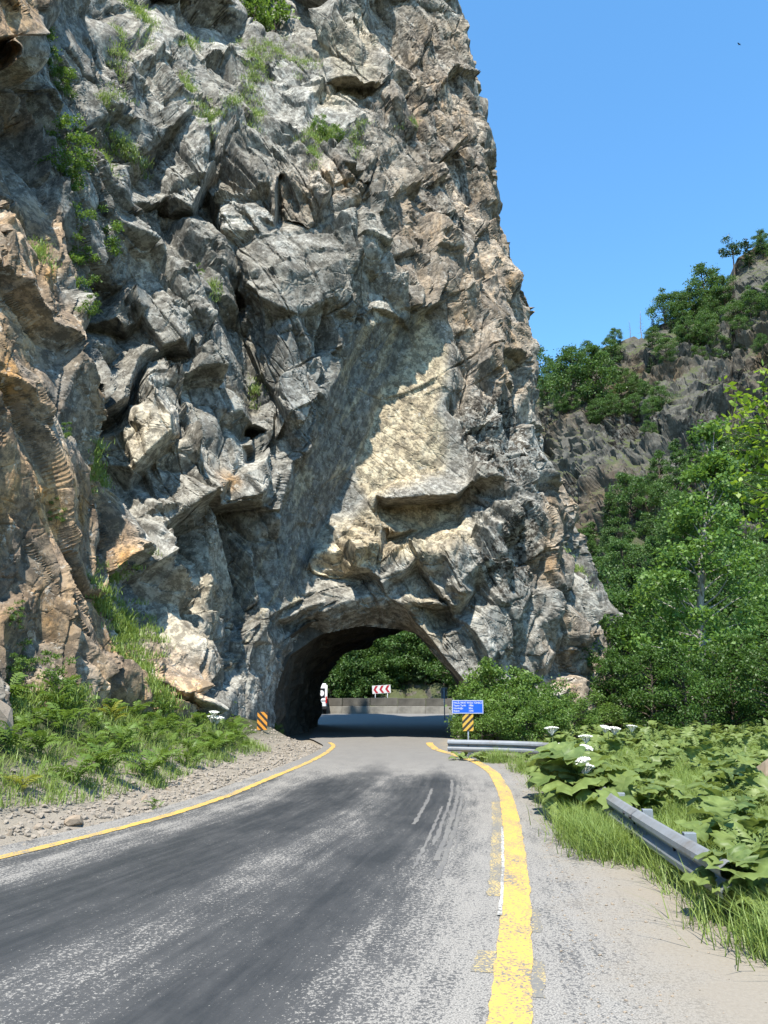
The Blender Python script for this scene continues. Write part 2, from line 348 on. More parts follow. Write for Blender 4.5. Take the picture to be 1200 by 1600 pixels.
POLYS = [SIL, LIP, THROAT,
  # near brown pillar on the left and the grey wall behind its edge
  [(-150, -160, 16), (-20, -160, 18), (50, -60, 20), (58, 0, 19.4), (50, 50, 18.4), (10, 70, 19), (-6, 140, 18.9), (4, 200, 18.6), (20, 300, 18.4), (56, 350, 18.8), (85, 420, 18.8), (100, 480, 18.8), (128, 560, 18), (140, 640, 18.4),
   (138, 700, 18.6), (152, 790, 18.8), (166, 880, 18.5), (180, 960, 18.3), (240, 1050, 19.0), (320, 1120, 20.2)],
  [(66, -160, 24), (74, 0, 22.2), (62, 60, 21.4), (8, 140, 20.3), (16, 220, 20.1), (34, 310, 19.9), (72, 360, 20.0), (112, 470, 20.5), (146, 560, 20.9), (158, 650, 21.2),
   (158, 720, 22.4), (172, 800, 22), (184, 880, 21.2), (204, 950, 20.8), (260, 1040, 20.4), (340, 1110, 21.4)],
  [(-150, 100, 13.5), (-60, 90, 15), (0, 60, 16.2), (30, 62, 16.4)], [(-60, 140, 16.5), (0, 130, 17.6)],
  [(-150, 400, 12.8), (-40, 380, 14.4), (10, 360, 15.8), (60, 480, 17)], [(0, 250, 16.8), (0, 440, 15.4), (40, 520, 16.2), (40, 620, 15.7), (68, 620, 16.4)],
  [(-150, 700, 12), (-40, 660, 13.6), (0, 640, 14.6), (80, 640, 16.6), (120, 690, 18)], [(-40, 800, 13.6), (30, 780, 14.9), (90, 760, 16.2), (85, 830, 16.2), (60, 870, 15.5), (0, 860, 14.3), (-50, 850, 13.4)],
  [(-50, 905, 14.2), (20, 925, 14.8), (66, 915, 15.5), (74, 985, 15.5), (50, 1020, 14.8)], [(100, 860, 16.3), (120, 960, 15.9), (140, 1060, 16.0), (200, 1130, 17.2)],
  [(-150, 900, 11.6), (-20, 960, 12.9), (30, 960, 13.7), (40, 1030, 13.4), (0, 1060, 12.5)], [(-150, 1100, 10.4), (0, 1090, 12.3), (60, 1110, 13.2), (100, 1180, 13.8)],
  [(-150, 1290, 10.2), (0, 1290, 12), (100, 1290, 14), (200, 1290, 17), (300, 1290, 21.5), (380, 1290, 25)], [(150, 1180, 15.4), (270, 1175, 18.8), (376, 1160, 24)],
  # upper left slopes
  [(66, -160, 24.1), (200, -160, 33), (350, -160, 37), (450, -160, 42), (520, -160, 39), (620, -160, 41)],
  [(120, 20, 24.2), (200, 100, 25.4), (260, 200, 26)], [(220, 30, 30.5), (300, 60, 31.5), (360, 20, 34)], [(215, 0, 30), (300, -10, 31), (330, -60, 33)], [(225, 18, 31.8), (290, 8, 32.4)],
  [(370, 60, 34.5), (400, 10, 38), (440, -10, 40), (490, 20, 39), (498, 70, 35)], [(380, 110, 33), (440, 90, 34), (500, 95, 33.6)],
  [(504, 60, 33.4), (512, 20, 33.0), (540, -20, 33.4), (560, 20, 34.4)], [(504, 98, 32.6), (540, 92, 32.2), (560, 60, 33)], [(510, 120, 32.2), (550, 118, 31.6), (598, 128, 32)], [(515, 135, 33), (595, 140, 33.2)],
  [(570, 40, 35.2), (620, 20, 37), (640, 100, 36.3), (660, 200, 35), (690, 330, 33.4), (722, 430, 32.4), (760, 560, 31.8), (790, 700, 31.2), (806, 764, 30.6)],
  [(600, 60, 35.6), (612, 120, 34.8), (640, 160, 35.4)], [(664, -20, 39), (690, 150, 37.5), (705, 260, 36.6), (730, 370, 35), (760, 470, 34), (790, 590, 33.4), (815, 690, 33.4), (838, 770, 33)],
  [(400, 200, 30.5), (440, 140, 32), (480, 150, 31)], [(440, 160, 31.8), (470, 180, 30.2), (490, 170, 31.4)],
  [(130, 150, 23.2), (150, 250, 22.6), (140, 380, 22.0), (130, 440, 21.6)], [(200, 250, 24.4), (190, 320, 23.8), (220, 370, 24.2), (260, 320, 26.2)],
  [(230, 270, 26.8), (270, 215, 27), (310, 230, 26.4), (320, 275, 26), (295, 335, 25.8), (250, 320, 26)], [(240, 345, 27.4), (300, 350, 27.6), (326, 290, 28)],
  [(325, 250, 28), (350, 180, 29)], [(322, 310, 28.6), (338, 360, 28.4), (366, 440, 28.2), (386, 560, 28), (404, 660, 27.4), (410, 700, 27)],
  [(300, 352, 26.2), (322, 400, 26), (345, 460, 25.6), (372, 560, 25.4), (392, 640, 25.2)],
  [(345, 320, 27.2), (372, 400, 27), (392, 450, 26.8), (410, 520, 26.8), (425, 600, 26.8), (430, 690, 26.6)],
  # the dome and the blocks above it
  [(350, 240, 28), (400, 220, 29), (440, 280, 28), (420, 300, 27.6)], [(400, 300, 27.2), (432, 290, 26.9), (428, 350, 26.8), (400, 340, 27)],
  [(440, 285, 28.6), (434, 340, 28.2), (500, 345, 28.4), (560, 330, 28.8)], [(450, 280, 27.6), (500, 270, 27.4), (515, 300, 27.2), (480, 338, 27)], [(520, 300, 28.6), (560, 290, 28.6)],
  [(530, 260, 28.8), (580, 250, 28.8), (582, 272, 28.4)], [(560, 275, 29.4), (585, 280, 29.4)],
  [(400, 380, 26.6), (430, 360, 27.2), (500, 350, 27.8), (570, 350, 28.6), (600, 380, 28.8)], [(400, 420, 26.1), (450, 420, 25.9), (520, 410, 26.6), (570, 390, 27.8)],
  [(410, 465, 26), (440, 480, 25.8), (500, 470, 26.4), (540, 440, 27)], [(430, 500, 26.8), (500, 490, 27.4)],
  [(430, 520, 26.2), (470, 490, 26.2), (530, 460, 26.9), (560, 436, 27.6)], [(450, 540, 26), (440, 600, 25.9), (452, 650, 25.9), (480, 640, 26.2)],
  # overhang edge and the valley beside it
  [(600, 396, 28.6), (640, 420, 29), (668, 452, 29.6), (662, 474, 29.4), (625, 486, 28.8), (590, 478, 28.3), (556, 500, 28), (522, 570, 27.4), (496, 640, 27), (462, 690, 26.7), (438, 735, 26.6), (426, 800, 26.5), (412, 880, 26.4), (410, 950, 26.2)],
  [(668, 486, 31.0), (640, 520, 31.0), (614, 580, 31.0), (590, 640, 30.9), (560, 720, 30.5), (520, 790, 29.9), (492, 850, 29.3), (478, 890, 28.8), (470, 930, 28.2)],
  [(560, 570, 29.6), (530, 650, 28.9), (490, 740, 28.2), (460, 820, 27.6), (446, 900, 27.2)],
  # beige wall, its lower lip, the recess and the ledge
  [(690, 470, 31.2), (700, 560, 30.8), (680, 660, 30.4), (640, 740, 30.2), (580, 770, 30.2)], [(740, 620, 31.2), (740, 700, 30.7), (735, 750, 30.2)],
  [(545, 800, 30), (588, 772, 29.8), (620, 780, 29.2), (660, 776, 28.9), (712, 770, 28.9), (740, 752, 29.2), (780, 768, 29.6), (812, 752, 30.4)],
  [(600, 792, 31.4), (660, 790, 31.4), (716, 784, 31.2), (730, 770, 31)], [(604, 846, 31.2), (660, 826, 31.2), (712, 812, 30.8), (730, 790, 30.6)],
  [(600, 862, 30), (650, 846, 29.8), (720, 820, 29.6), (780, 784, 29.8), (806, 782, 30.2)], [(592, 884, 28.6), (640, 862, 28.2), (690, 852, 28.4), (740, 822, 28.8)], [(596, 906, 28.2), (640, 890, 27.9), (668, 870, 28)],
  [(486, 876, 28), (520, 850, 28.8), (556, 815, 29.3), (584, 796, 29.6), (594, 830, 29.2), (590, 866, 28.4), (576, 890, 28), (540, 884, 27.9), (500, 880, 27.8)], [(500, 892, 29.4), (545, 905, 29.4), (580, 908, 29.2)],
  # lower right slabs
  [(624, 912, 28.6), (650, 896, 28.9), (690, 915, 28.9), (700, 880, 28.2), (720, 915, 27.8), (735, 930, 27.7)], [(640, 940, 28.2), (690, 945, 28), (716, 948, 28.1)], [(690, 968, 28.8), (720, 960, 28.8), (745, 920, 28.9), (790, 870, 29.2)],
  [(760, 830, 28.5), (800, 810, 29), (830, 790, 29.9)], [(745, 885, 28.1), (780, 870, 28.3), (790, 920, 28.4), (760, 940, 28.4)],
  [(700, 990, 28), (760, 960, 28), (820, 930, 28.6), (842, 840, 29.8)], [(760, 1040, 28), (800, 1000, 28.2), (850, 960, 29.2), (856, 880, 30.4)],
  [(740, 1060, 27.8), (790, 1090, 28), (820, 1080, 28.6), (800, 1050, 28.9)], [(800, 1120, 28.2), (840, 1060, 29.2), (860, 1000, 29.8), (876, 920, 31)],
  [(870, 1120, 29.8), (890, 1060, 30.4), (900, 980, 31), (900, 920, 32)], [(880, 1050, 31.6), (910, 1060, 32.2)], [(920, 1120, 31.6), (932, 1040, 32), (925, 970, 32.4)], [(855, 800, 32.4), (870, 860, 32.2)],
  [(800, 1290, 28), (880, 1290, 29.6)],
  # blocks in the left half
  [(170, 470, 23.9), (200, 440, 24.2), (250, 420, 24.9)], [(125, 500, 23), (185, 490, 22.8), (190, 503, 22.9)], [(130, 520, 24.2), (185, 516, 24)],
  [(200, 520, 24), (170, 580, 22.8), (150, 640, 22.4)], [(215, 560, 22.9), (185, 620, 22.2)], [(225, 575, 24), (200, 640, 23.8), (175, 670, 23.4)],
  [(230, 600, 22.7), (265, 650, 22.2), (266, 680, 22), (210, 730, 21.7), (160, 720, 21.9)], [(160, 680, 22), (200, 660, 22.2)], [(275, 640, 23.8), (280, 690, 23.8), (235, 740, 23.4), (200, 770, 22.6)],
  [(235, 490, 24), (270, 480, 23.8), (285, 530, 23.7), (250, 545, 23.8)], [(262, 555, 25), (300, 560, 25)], [(300, 520, 24.4), (340, 505, 24.6), (365, 545, 24.8), (320, 565, 24.4)],
  [(290, 600, 24.4), (330, 590, 24.6), (340, 630, 24.4), (370, 640, 24.9)], [(300, 660, 23.9), (350, 650, 24.4), (400, 690, 25)],
  [(262, 700, 23), (290, 690, 23.2), (335, 745, 23.2), (336, 772, 22.8), (290, 800, 22.6), (245, 830, 22.2), (240, 855, 22.2)], [(252, 862, 23.8), (290, 830, 24), (330, 790, 24.4)],
  [(240, 900, 22.7), (270, 870, 23.2), (324, 858, 23.7), (332, 820, 24.2)], [(220, 900, 21.6), (232, 960, 21.4), (280, 1000, 21.5), (326, 1000, 22.1), (332, 920, 23.0)],
  [(200, 870, 21.6), (235, 870, 21.8)], [(330, 1080, 22.0), (352, 1040, 22.8), (344, 960, 23.2)],
  [(350, 800, 25.8), (364, 900, 26.2), (372, 980, 26)], [(342, 720, 24), (350, 700, 24.3), (372, 740, 24.2), (352, 790, 23.9), (400, 780, 24.3), (424, 760, 24.8), (420, 720, 25)], [(385, 690, 25.2), (400, 650, 25.6), (428, 670, 25.9)],
  [(400, 870, 25.6), (408, 930, 25.8)], [(362, 1000, 25), (382, 1000, 24.9), (388, 1040, 25.1), (362, 1040, 25.2)], [(388, 1010, 25.6), (390, 1050, 25.6)],
  [(300, 1130, 21.2), (350, 1140, 22.4), (392, 1120, 24.6), (394, 1060, 25.2)],
]
NXc, NWr, NYc = 740, 64, 880
PYv = np.linspace(-60, 1270, NYc)
sx = np.interp(PYv, [q[1] for q in SIL], [q[0] for q in SIL])
uu = np.linspace(0, 1, NXc)
PXg = -150 + (sx[:, None] + 150) * uu[None, :]; PYg = np.repeat(PYv[:, None], NXc, 1)
idp = fill_nan(surf_interp(POLYS, PXg, PYg))
_l = np.linalg.norm(np.diff(at(PXg, PYg, 1.0 / idp), axis=1), axis=2)      # more columns where the face runs away from the eye
_w = blur(np.clip(0.5 + 0.9 * _l / np.median(_l), 0, 14), 3)
for _ in range(3): _w = np.apply_along_axis(lambda q: np.convolve(np.pad(q, 12, mode='edge'), np.ones(25) / 25, 'valid'), 0, _w)
_c = np.concatenate([np.zeros((NYc, 1)), np.cumsum(_w, 1)], 1); _c /= _c[:, -1:]
PXg = np.stack([np.interp(uu, _c[r], PXg[r]) for r in range(NYc)])
idp = blur(fill_nan(surf_interp(POLYS, PXg, PYg)), 1)
Pc = at(PXg, PYg, 1.0 / idp)
tw = np.linspace(0, 1, NWr + 1)[1:]                       # the flank that turns away behind the skyline edge
edge = Pc[:, -1]
wrap = edge[:, None, :] + np.stack([1.0 * np.sin(tw * 2.2) + tw * 1.5, 16 * tw ** 1.4 + 0.6 * tw, -0.6 * tw], -1)[None]
Pb = np.concatenate([Pc, wrap], 1); NXt = NXc + NWr
Nb = blur(blur(grid_normals(Pb), 26), 20); Nb /= np.linalg.norm(Nb, axis=2, keepdims=True) + 1e-9
if (Nb[:, :NXc, 1].mean()) > 0: Nb = -Nb
PXw = np.concatenate([PXg, np.repeat(PXg[:, -1:], NWr, 1)], 1); PYw = np.concatenate([PYg, np.repeat(PYg[:, -1:], NWr, 1)], 1)
# stain / texture masks
wob = (fbm(Pb.reshape(-1, 3) * 0.35, 4, 91) * 22).reshape(NYc, NXt); PXm, PYm = PXw + wob, PYw - wob
calm = np.maximum.reduce([in_poly(PXm, PYm, [(640, 480), (700, 500), (735, 640), (735, 760), (590, 775), (560, 800), (500, 870), (470, 900), (520, 770)]).astype(float),
                          in_poly(PXm, PYm, [(560, 500), (650, 480), (600, 640), (520, 790), (470, 940), (425, 980), (425, 800), (495, 650)]).astype(float),
                          0.8 * blob(PXm, PYm, 460, 420, 100, 75), 0.8 * blob(PXm, PYm, 660, 815, 70, 60), 0.6 * blob(PXm, PYm, 790, 1000, 70, 100), 0.75 * blob(PXm, PYm, 430, 1080, 45, 120), 0.6 * blob(PXm, PYm, 560, 950, 110, 45)])
calm = blur(calm, 5).reshape(-1)
bnd = np.interp(PYm, [-160, 0, 60, 140, 220, 310, 360, 470, 560, 650, 720, 800, 880, 950, 1040, 1110, 1300], [70, 66, 40, 2, 10, 27, 64, 100, 137, 149, 148, 162, 175, 192, 250, 330, 420])
warm = np.clip((bnd - PXm) / 6 + 0.5, 0, 1)
warm = np.maximum.reduce([warm, blob(PXm, PYm, 120, 610, 34, 110, -12), blob(PXm, PYm, 265, 1035, 70, 32, 35), 0.9 * blob(PXm, PYm, 352, 750, 18, 30), 0.45 * blob(PXm, PYm, 720, 330, 110, 330, -18),
                          0.5 * blob(PXm, PYm, 880, 1060, 60, 110), 0.6 * blob(PXm, PYm, 860, 830, 40, 70), 0.4 * blob(PXm, PYm, 500, 310, 90, 40)])
warm = np.clip(warm * (0.75 + 0.5 * fbm(Pb.reshape(-1, 3) * 0.5, 3, 5).reshape(NYc, NXt)), 0, 1)
beige = np.maximum.reduce([0.95 * in_poly(PXm, PYm, [(650, 490), (690, 520), (710, 640), (690, 740), (590, 775), (560, 800), (490, 880), (560, 905), (600, 905), (700, 850), (720, 790), (590, 790), (540, 740)]),
                           0.6 * blob(PXm, PYm, 540, 860, 60, 50), 0.7 * blob(PXm, PYm, 660, 860, 80, 35, -20), 0.5 * blob(PXm, PYm, 540, 90, 40, 70), 0.45 * blob(PXm, PYm, 200, 690, 70, 60),
                           0.4 * blob(PXm, PYm, 300, 930, 60, 80), 0.5 * blob(PXm, PYm, 660, 960, 50, 40, 40)])
dark = np.maximum.reduce([blob(PXm, PYm, 775, 690, 48, 95, -12), 0.85 * blob(PXm, PYm, 690, 210, 60, 220, -14), blob(PXm, PYm, 800, 880, 45, 75, -10), 0.6 * blob(PXm, PYm, 130, 120, 120, 130),
                          0.75 * blob(PXm, PYm, 230, 110, 60, 70), 0.5 * blob(PXm, PYm, 470, 400, 110, 60), 0.5 * blob(PXm, PYm, 860, 980, 60, 120), 0.4 * blob(PXm, PYm, 380, 230, 120, 90), 0.62 + 0 * PXm])
streak = np.maximum(in_poly(PXm, PYm, [(560, 500), (650, 480), (625, 560), (590, 640), (540, 760), (480, 880), (465, 950), (425, 1000), (415, 860), (440, 740), (495, 650)]).astype(float),
                    0.8 * blob(PXm, PYm, 400, 610, 18, 100, -8))
streak = np.maximum(streak, 0.7 * blob(PXm, PYm, 380, 920, 40, 120))
sm_ = lambda A: blur(A.astype(float), 4).reshape(-1)
tint = np.stack([sm_(warm), sm_(beige), sm_(dark), sm_(streak)], 1)
# fractures
P3 = Pb.reshape(-1, 3).astype(np.float64); N3 = Nb.reshape(-1, 3)
warpv = np.stack([fbm(P3 * 0.55, 3, 21), fbm(P3 * 0.55, 3, 31), fbm(P3 * 0.55, 3, 41)], 1)
Rj = rotm('Y', 28) @ rotm('X', -12)
sp_ = blur(np.maximum(np.linalg.norm(np.gradient(Pb, axis=1), axis=2), np.linalg.norm(np.gradient(Pb, axis=0), axis=2)), 3).reshape(-1)
att = lambda size: np.clip(size / (4.5 * sp_), 0, 1) ** 1.3          # no relief finer than the mesh can carry
sc1 = np.array([1 / 2.7, 1 / 2.7, 1 / 6.0]); sc2 = np.array([1 / 1.15, 1 / 1.15, 1 / 2.4]); sc3 = np.array([1 / 0.55, 1 / 0.55, 1 / 0.9]); sc4 = np.array([4.6, 4.6, 3.2])
Pw = P3 + warpv * 0.32
h1, e1, _ = facets((Pw @ Rj.T) * sc1, 3, 0.80, 0.20, (P3 @ Rj.T) * sc1, 0.03 + 4.0 * sp_ / 2.7)
h2, e2, r2 = facets((Pw @ Rj.T) * sc2, 4, 0.95, 0.18, (P3 @ Rj.T) * sc2, 0.02 + 3.2 * sp_ / 1.15)
h3, e3, r3 = facets(((P3 + warpv * 0.15) @ rotm('Y', 40).T) * sc3, 5, 0.85, 0.2, (P3 @ rotm('Y', 40).T) * sc3, 2.4 * sp_ / 0.55)
h4, e4, _ = facets(((P3 + warpv * 0.08) @ rotm('Y', 15).T) * sc4, 6, 0.7, 0.22, (P3 @ rotm('Y', 15).T) * sc4, 2.2 * sp_ / 0.22)
amp = 1 - 0.85 * calm
rough = np.clip(0.45 + 1.1 * fbm(P3 * 0.22, 3, 55), 0.12, 1.0)        # crumbly zones between smooth slabs
rough = np.maximum(rough, 0.75 * np.clip((PXw.reshape(-1) - 720) / 50, 0, 1))
amp = amp * (1 - 0.4 * np.clip((bnd - PXw) / 20, 0, 1).reshape(-1))
wj = [0.42 * fbm(P3 * 0.14, 2, 151), 0.42 * fbm(P3 * 0.16, 2, 152), 0.5 * fbm(P3 * 0.16, 2, 153)]
JN = [(0.85, 0.22, 0.48), (-0.50, 0.25, 0.83), (0.15, 0.97, -0.20)]
b1_, d1, s1_ = blocks(P3, JN, (2.0, 6.4, 2.8), 161, 0.30, 0.45, wj, 0.02 + 2.6 * sp_)
wj2 = [w_ * 1.6 + 0.22 * fbm(P3 * 0.5, 2, 154 + k) for k, w_ in enumerate(wj)]
b2_, d2, s2_ = blocks(P3, JN, (0.85, 2.6, 1.3), 162, 0.40, 0.17, wj2, 0.015 + 2.4 * sp_)
disp = (b1_ * 0.95 + h1 * 0.32) * amp * att(1.6) + (b2_ * (0.5 + 0.7 * rough) + h2 * 0.16) * amp * att(0.8) + h3 * 0.17 * rough * (1 - 0.75 * calm) * att(0.5) + h4 * 0.065 * rough * (1 - 0.5 * calm) * att(0.22) + fbm(P3 * 1.2, 6, 77, 0.5) * 0.02 * att(0.4)
disp -= (np.clip(1 - d1 / 0.07, 0, 1) * 0.30 * att(0.5) + np.clip(1 - d2 / 0.035, 0, 1) * 0.10 * att(0.3) + np.clip(1 - e2 / 0.03, 0, 1) * 0.06 * att(0.4)) * amp + np.clip(1 - e3 / 0.05, 0, 1) * 0.03 * att(0.25)
prow = np.repeat(np.clip((np.arange(NXt)[None, :] > 0) * 1.0, 0, 1), NYc, 0).reshape(-1)
Pcl = (P3 + N3 * (disp * prow)[:, None]).reshape(NYc, NXt, 3)
wst = np.clip((sp_.reshape(NYc, NXt) / (0.0019 * np.abs(Pb[..., 1])) - 2.6) / 2.0, 0, 1)[..., None]; wst[:, NXc:] *= 0.3
for _ in range(4): Pcl = Pcl * (1 - wst) + blur(Pcl, 1) * wst         # worn faces where the mesh is coarse
fx = 0.25 * (PXg[:-1, :-1] + PXg[1:, :-1] + PXg[:-1, 1:] + PXg[1:, 1:]); fy = 0.25 * (PYg[:-1, :-1] + PYg[1:, :-1] + PYg[:-1, 1:] + PYg[1:, 1:])
keep = np.ones((NYc - 1, NXt - 1), bool); keep[:, :NXc - 1] = ~in_poly(fx, fy, THROAT)
cliff = obj('rock_cliff', np_mesh('rock_cliff', Pcl.reshape(-1, 3), grid_faces(NYc, NXt, keep), M_ROCK, False, {'tint': ('FLOAT_COLOR', tint), 'slab': ('FLOAT', 0.5 + ((0.5 * s1_ + 0.5 * s2_) - 0.5) * (1 - 0.7 * calm) * 1.2)}))
tag(cliff, 'towering grey and brown rock cliff with a road tunnel through its foot', 'cliff', kind='structure')
def cliff_at(px, py):
    r = int(np.argmin(abs(PYv - py))); c = int(np.argmin(abs(PXg[r] - px)))
    r = min(max(r, 1), NYc - 2); c = min(max(c, 1), NXc - 2)
    return Pcl[r, c], Nb[r, c]

# tunnel bore
def resample(P, n):
    P = np.asarray(P, float); s = np.r_[0, np.cumsum(np.linalg.norm(np.diff(P, axis=0), axis=1))]
    q = np.linspace(0, s[-1], n); return np.stack([np.interp(q, s, P[:, k]) for k in range(P.shape[1])], 1)
EXITP = [(503, 1290), (505, 1150), (506, 1100), (510, 1066), (536, 1036), (565, 1016), (600, 1003), (648, 984), (700, 984), (752, 1020), (772, 1070), (778, 1150), (778, 1290)]
ringA = resample(at(*np.array([(q[0], q[1]) for q in THROAT]).T, np.array([q[2] for q in THROAT])), 90)
ringB = resample(at(*np.array(EXITP).T, np.full(len(EXITP), 43.0)), 90)
NR = 90; tt = np.linspace(-0.06, 1.0, NR)
T = ringA[None] * (1 - tt)[:, None, None] + ringB[None] * tt[:, None, None]
cen = T.mean(1, keepdims=True) * np.array([1, 1, 0]) + np.array([0, 0, 2.0])
rad = T - cen; rad[..., 1] = 0; rl = np.linalg.norm(rad, axis=2, keepdims=True); rn = rad / (rl + 1e-6)
T3 = T.reshape(-1, 3)
hA, _, _ = facets(T3 / 1.7, 11, 0.6, 0.3); hB, _, _ = facets(T3 / 0.6, 12, 0.6, 0.3)
dT = (hA * 0.55 + hB * 0.2 + 0.25).reshape(NR, 90); dT *= np.clip(tt * 6, 0, 1)[:, None] ; dT += np.where(tt < 0, 0.5, 0)[:, None]
T = T + rn * dT[..., None]
me = np_mesh('tunnel_wall', T.reshape(-1, 3), grid_faces(NR, 90), rock_material('shade_dark_tunnel_rock', 1.0, 0.20), False, {'tint': ('FLOAT_COLOR', np.tile([0.2, 0.1, 0.3, 0.1], (NR * 90, 1))), 'slab': ('FLOAT', np.full(NR * 90, 0.5))})  # rock colour darkened so the bore's deep shade is painted in
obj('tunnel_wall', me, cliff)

# ------------------------------------------------------------------ ground, road, verges
LL = on_ground(*np.array([(-1500, 1690), (-420, 1440), (-150, 1374), (0, 1340), (120, 1311), (250, 1278), (350, 1246), (440, 1208), (480, 1192), (510, 1176), (522, 1165)], float).T)
RL = on_ground(*np.array([(778, 1900), (796, 1600), (806, 1450), (808, 1380), (800, 1290), (790, 1240), (772, 1208), (748, 1192), (706, 1178), (682, 1172), (670, 1162)], float).T)
Yr = np.concatenate([np.linspace(-6, 30, 181), np.linspace(31, 70, 66)])
def line_x(L, far):
    ys = np.r_[L[:, 1], [p[1] for p in far]]; xs = np.r_[L[:, 0], [p[0] for p in far]]
    o = np.argsort(ys); ys, xs = ys[o], xs[o]
    v = np.interp(Yr, ys, xs); k = np.ones(9) / 9
    return np.convolve(np.pad(v, 4, mode='edge'), k, 'valid')
xl = line_x(LL, [(-2.6, 31), (-2.9, 43), (-5.5, 52), (-11, 60), (-16, 66), (-17, 70)]); xr = line_x(RL, [(2.0, 31), (3.2, 43), (4.6, 52), (4.8, 60), (4.6, 66), (4.6, 70)])
xr = np.where(Yr < 4.2, np.interp(4.2, Yr, xr), xr)
def road_z(x, y): return 0.0 * x
lat = np.concatenate([np.linspace(-0.10, 1.0, 60), np.linspace(1.012, 1.26, 24)])
RX = xl[:, None] + (xr - xl)[:, None] * lat[None]; RY = np.repeat(Yr[:, None], len(lat), 1)
RV = np.stack([RX, RY, road_z(RX, RY)], -1)
def road_material():
    t = NT('worn_asphalt'); p = t.pos(); la = t.attr('lat').outputs['Fac']; al = t.attr('along').outputs['Fac']
    comb = t.new('ShaderNodeCombineXYZ'); t.put(comb.inputs[0], t.math('MULTIPLY', la, 5.0)); t.put(comb.inputs[1], t.math('MULTIPLY', al, 0.16)); v = comb.outputs[0]
    n1 = t.noise(v, 1.1, 4, 0.55); wob = t.math('MULTIPLY', t.math('SUBTRACT', t.noise(v, 0.7, 3), 0.5), 0.22)
    lw = t.math('ADD', la, wob)
    trk = t.ramp(lw, [(0.0, 0.15), (0.04, 0.6), (0.10, 0.22), (0.16, 0.35), (0.26, 0.95), (0.44, 0.85), (0.53, 0.42), (0.62, 0.62), (0.74, 0.9), (0.84, 0.45), (0.93, 0.15), (1.0, 0.05)])
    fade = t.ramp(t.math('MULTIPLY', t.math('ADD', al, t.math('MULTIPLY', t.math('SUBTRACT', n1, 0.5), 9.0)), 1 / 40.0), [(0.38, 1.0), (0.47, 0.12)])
    c2 = t.new('ShaderNodeCombineXYZ'); t.put(c2.inputs[0], t.math('MULTIPLY', la, 42.0)); t.put(c2.inputs[1], t.math('MULTIPLY', al, 0.55))
    stk = t.noise(c2.outputs[0], 1.0, 5, 0.65); blo = t.noise(t.mapv(p, (1, 0.5, 1)), 1.1, 6, 0.75)
    mod = t.math('ADD', t.math('MULTIPLY', t.math('SUBTRACT', stk, 0.5), 1.1), t.math('MULTIPLY', t.math('SUBTRACT', blo, 0.5), 1.5))
    tar = t.math('MULTIPLY', t.math('ADD', trk, t.math('MULTIPLY', mod, 0.85)), fade, True)
    n3 = t.noise(p, 34.0, 3, 0.65); n4 = t.noise(p, 90.0, 2, 0.6); n2 = t.noise(t.mapv(p, (1, 0.45, 1)), 3.2, 5, 0.7)
    grain = t.math('ADD', t.math('MULTIPLY', n3, 0.7), t.math('MULTIPLY', n4, 0.3))
    th = t.math('ADD', t.math('MULTIPLY', tar, 0.27), t.math('MULTIPLY', n2, 0.26))
    stone = t.ramp(t.math('ADD', t.math('SUBTRACT', grain, th), 0.22), [(0.49, 0.0), (0.56, 1.0)])
    sc_ = t.mix(t.ramp(n4, [(0.35, 0.0), (0.65, 1.0)]), (0.115, 0.108, 0.098), (0.285, 0.266, 0.236))
    dk = t.mix(tar, (0.085, 0.082, 0.078), (0.026, 0.028, 0.030))
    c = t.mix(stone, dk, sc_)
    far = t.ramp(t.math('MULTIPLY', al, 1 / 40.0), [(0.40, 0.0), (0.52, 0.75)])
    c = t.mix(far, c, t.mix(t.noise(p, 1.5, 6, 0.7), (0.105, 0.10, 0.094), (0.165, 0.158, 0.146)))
    se = t.math('MULTIPLY', t.math('SUBTRACT', t.math('ADD', la, t.math('MULTIPLY', t.math('SUBTRACT', t.noise(p, 1.3, 6, 0.7), 0.5), 0.30)), 1.06), 7.0, True)
    c = t.mix(se, c, t.mix(t.math('MULTIPLY', t.noise(p, 2.0, 6, 0.65), 0.6), t.mix(grain, (0.11, 0.091, 0.069), (0.275, 0.245, 0.20)), (0.215, 0.19, 0.155)))
    return t.fin(c, t.mix(tar, (0.85, 0.85, 0.85), (0.55, 0.55, 0.55)), t.bump(grain, 0.35, 0.010), spec=0.3)
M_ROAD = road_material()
nl = len(lat)
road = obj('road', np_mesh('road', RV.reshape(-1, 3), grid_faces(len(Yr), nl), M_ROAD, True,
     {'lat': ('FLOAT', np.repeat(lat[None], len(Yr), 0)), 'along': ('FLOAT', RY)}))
tag(road, 'worn two-lane asphalt road with tar-dark wheel tracks', 'road', kind='structure')
def paint_material(name, col, wear):
    t = NT(name); p = t.pos(); g = t.noise(p, 48.0, 4, 0.7); b = t.noise(t.mapv(p, (1.6, 0.5, 1)), 2.2, 5, 0.7)
    m = t.ramp(t.math('ADD', t.math('MULTIPLY', g, 0.6), t.math('MULTIPLY', b, 0.4)), [(wear - 0.035, 0.0), (wear + 0.035, 1.0)])
    c = t.mix(m, t.mix(g, (0.08, 0.077, 0.07), (0.22, 0.21, 0.19)), t.mix(t.noise(p, 9, 4), col, tuple(x * 0.8 for x in col)))
    return t.fin(c, 0.75, t.bump(g, 0.5, 0.01))
M_YEL = paint_material('yellow_road_paint', (0.50, 0.325, 0.085), 0.468); M_YOLD = paint_material('faded_yellow_road_paint', (0.46, 0.34, 0.13), 0.535)
M_WHT = paint_material('white_road_paint', (0.45, 0.44, 0.41), 0.49)
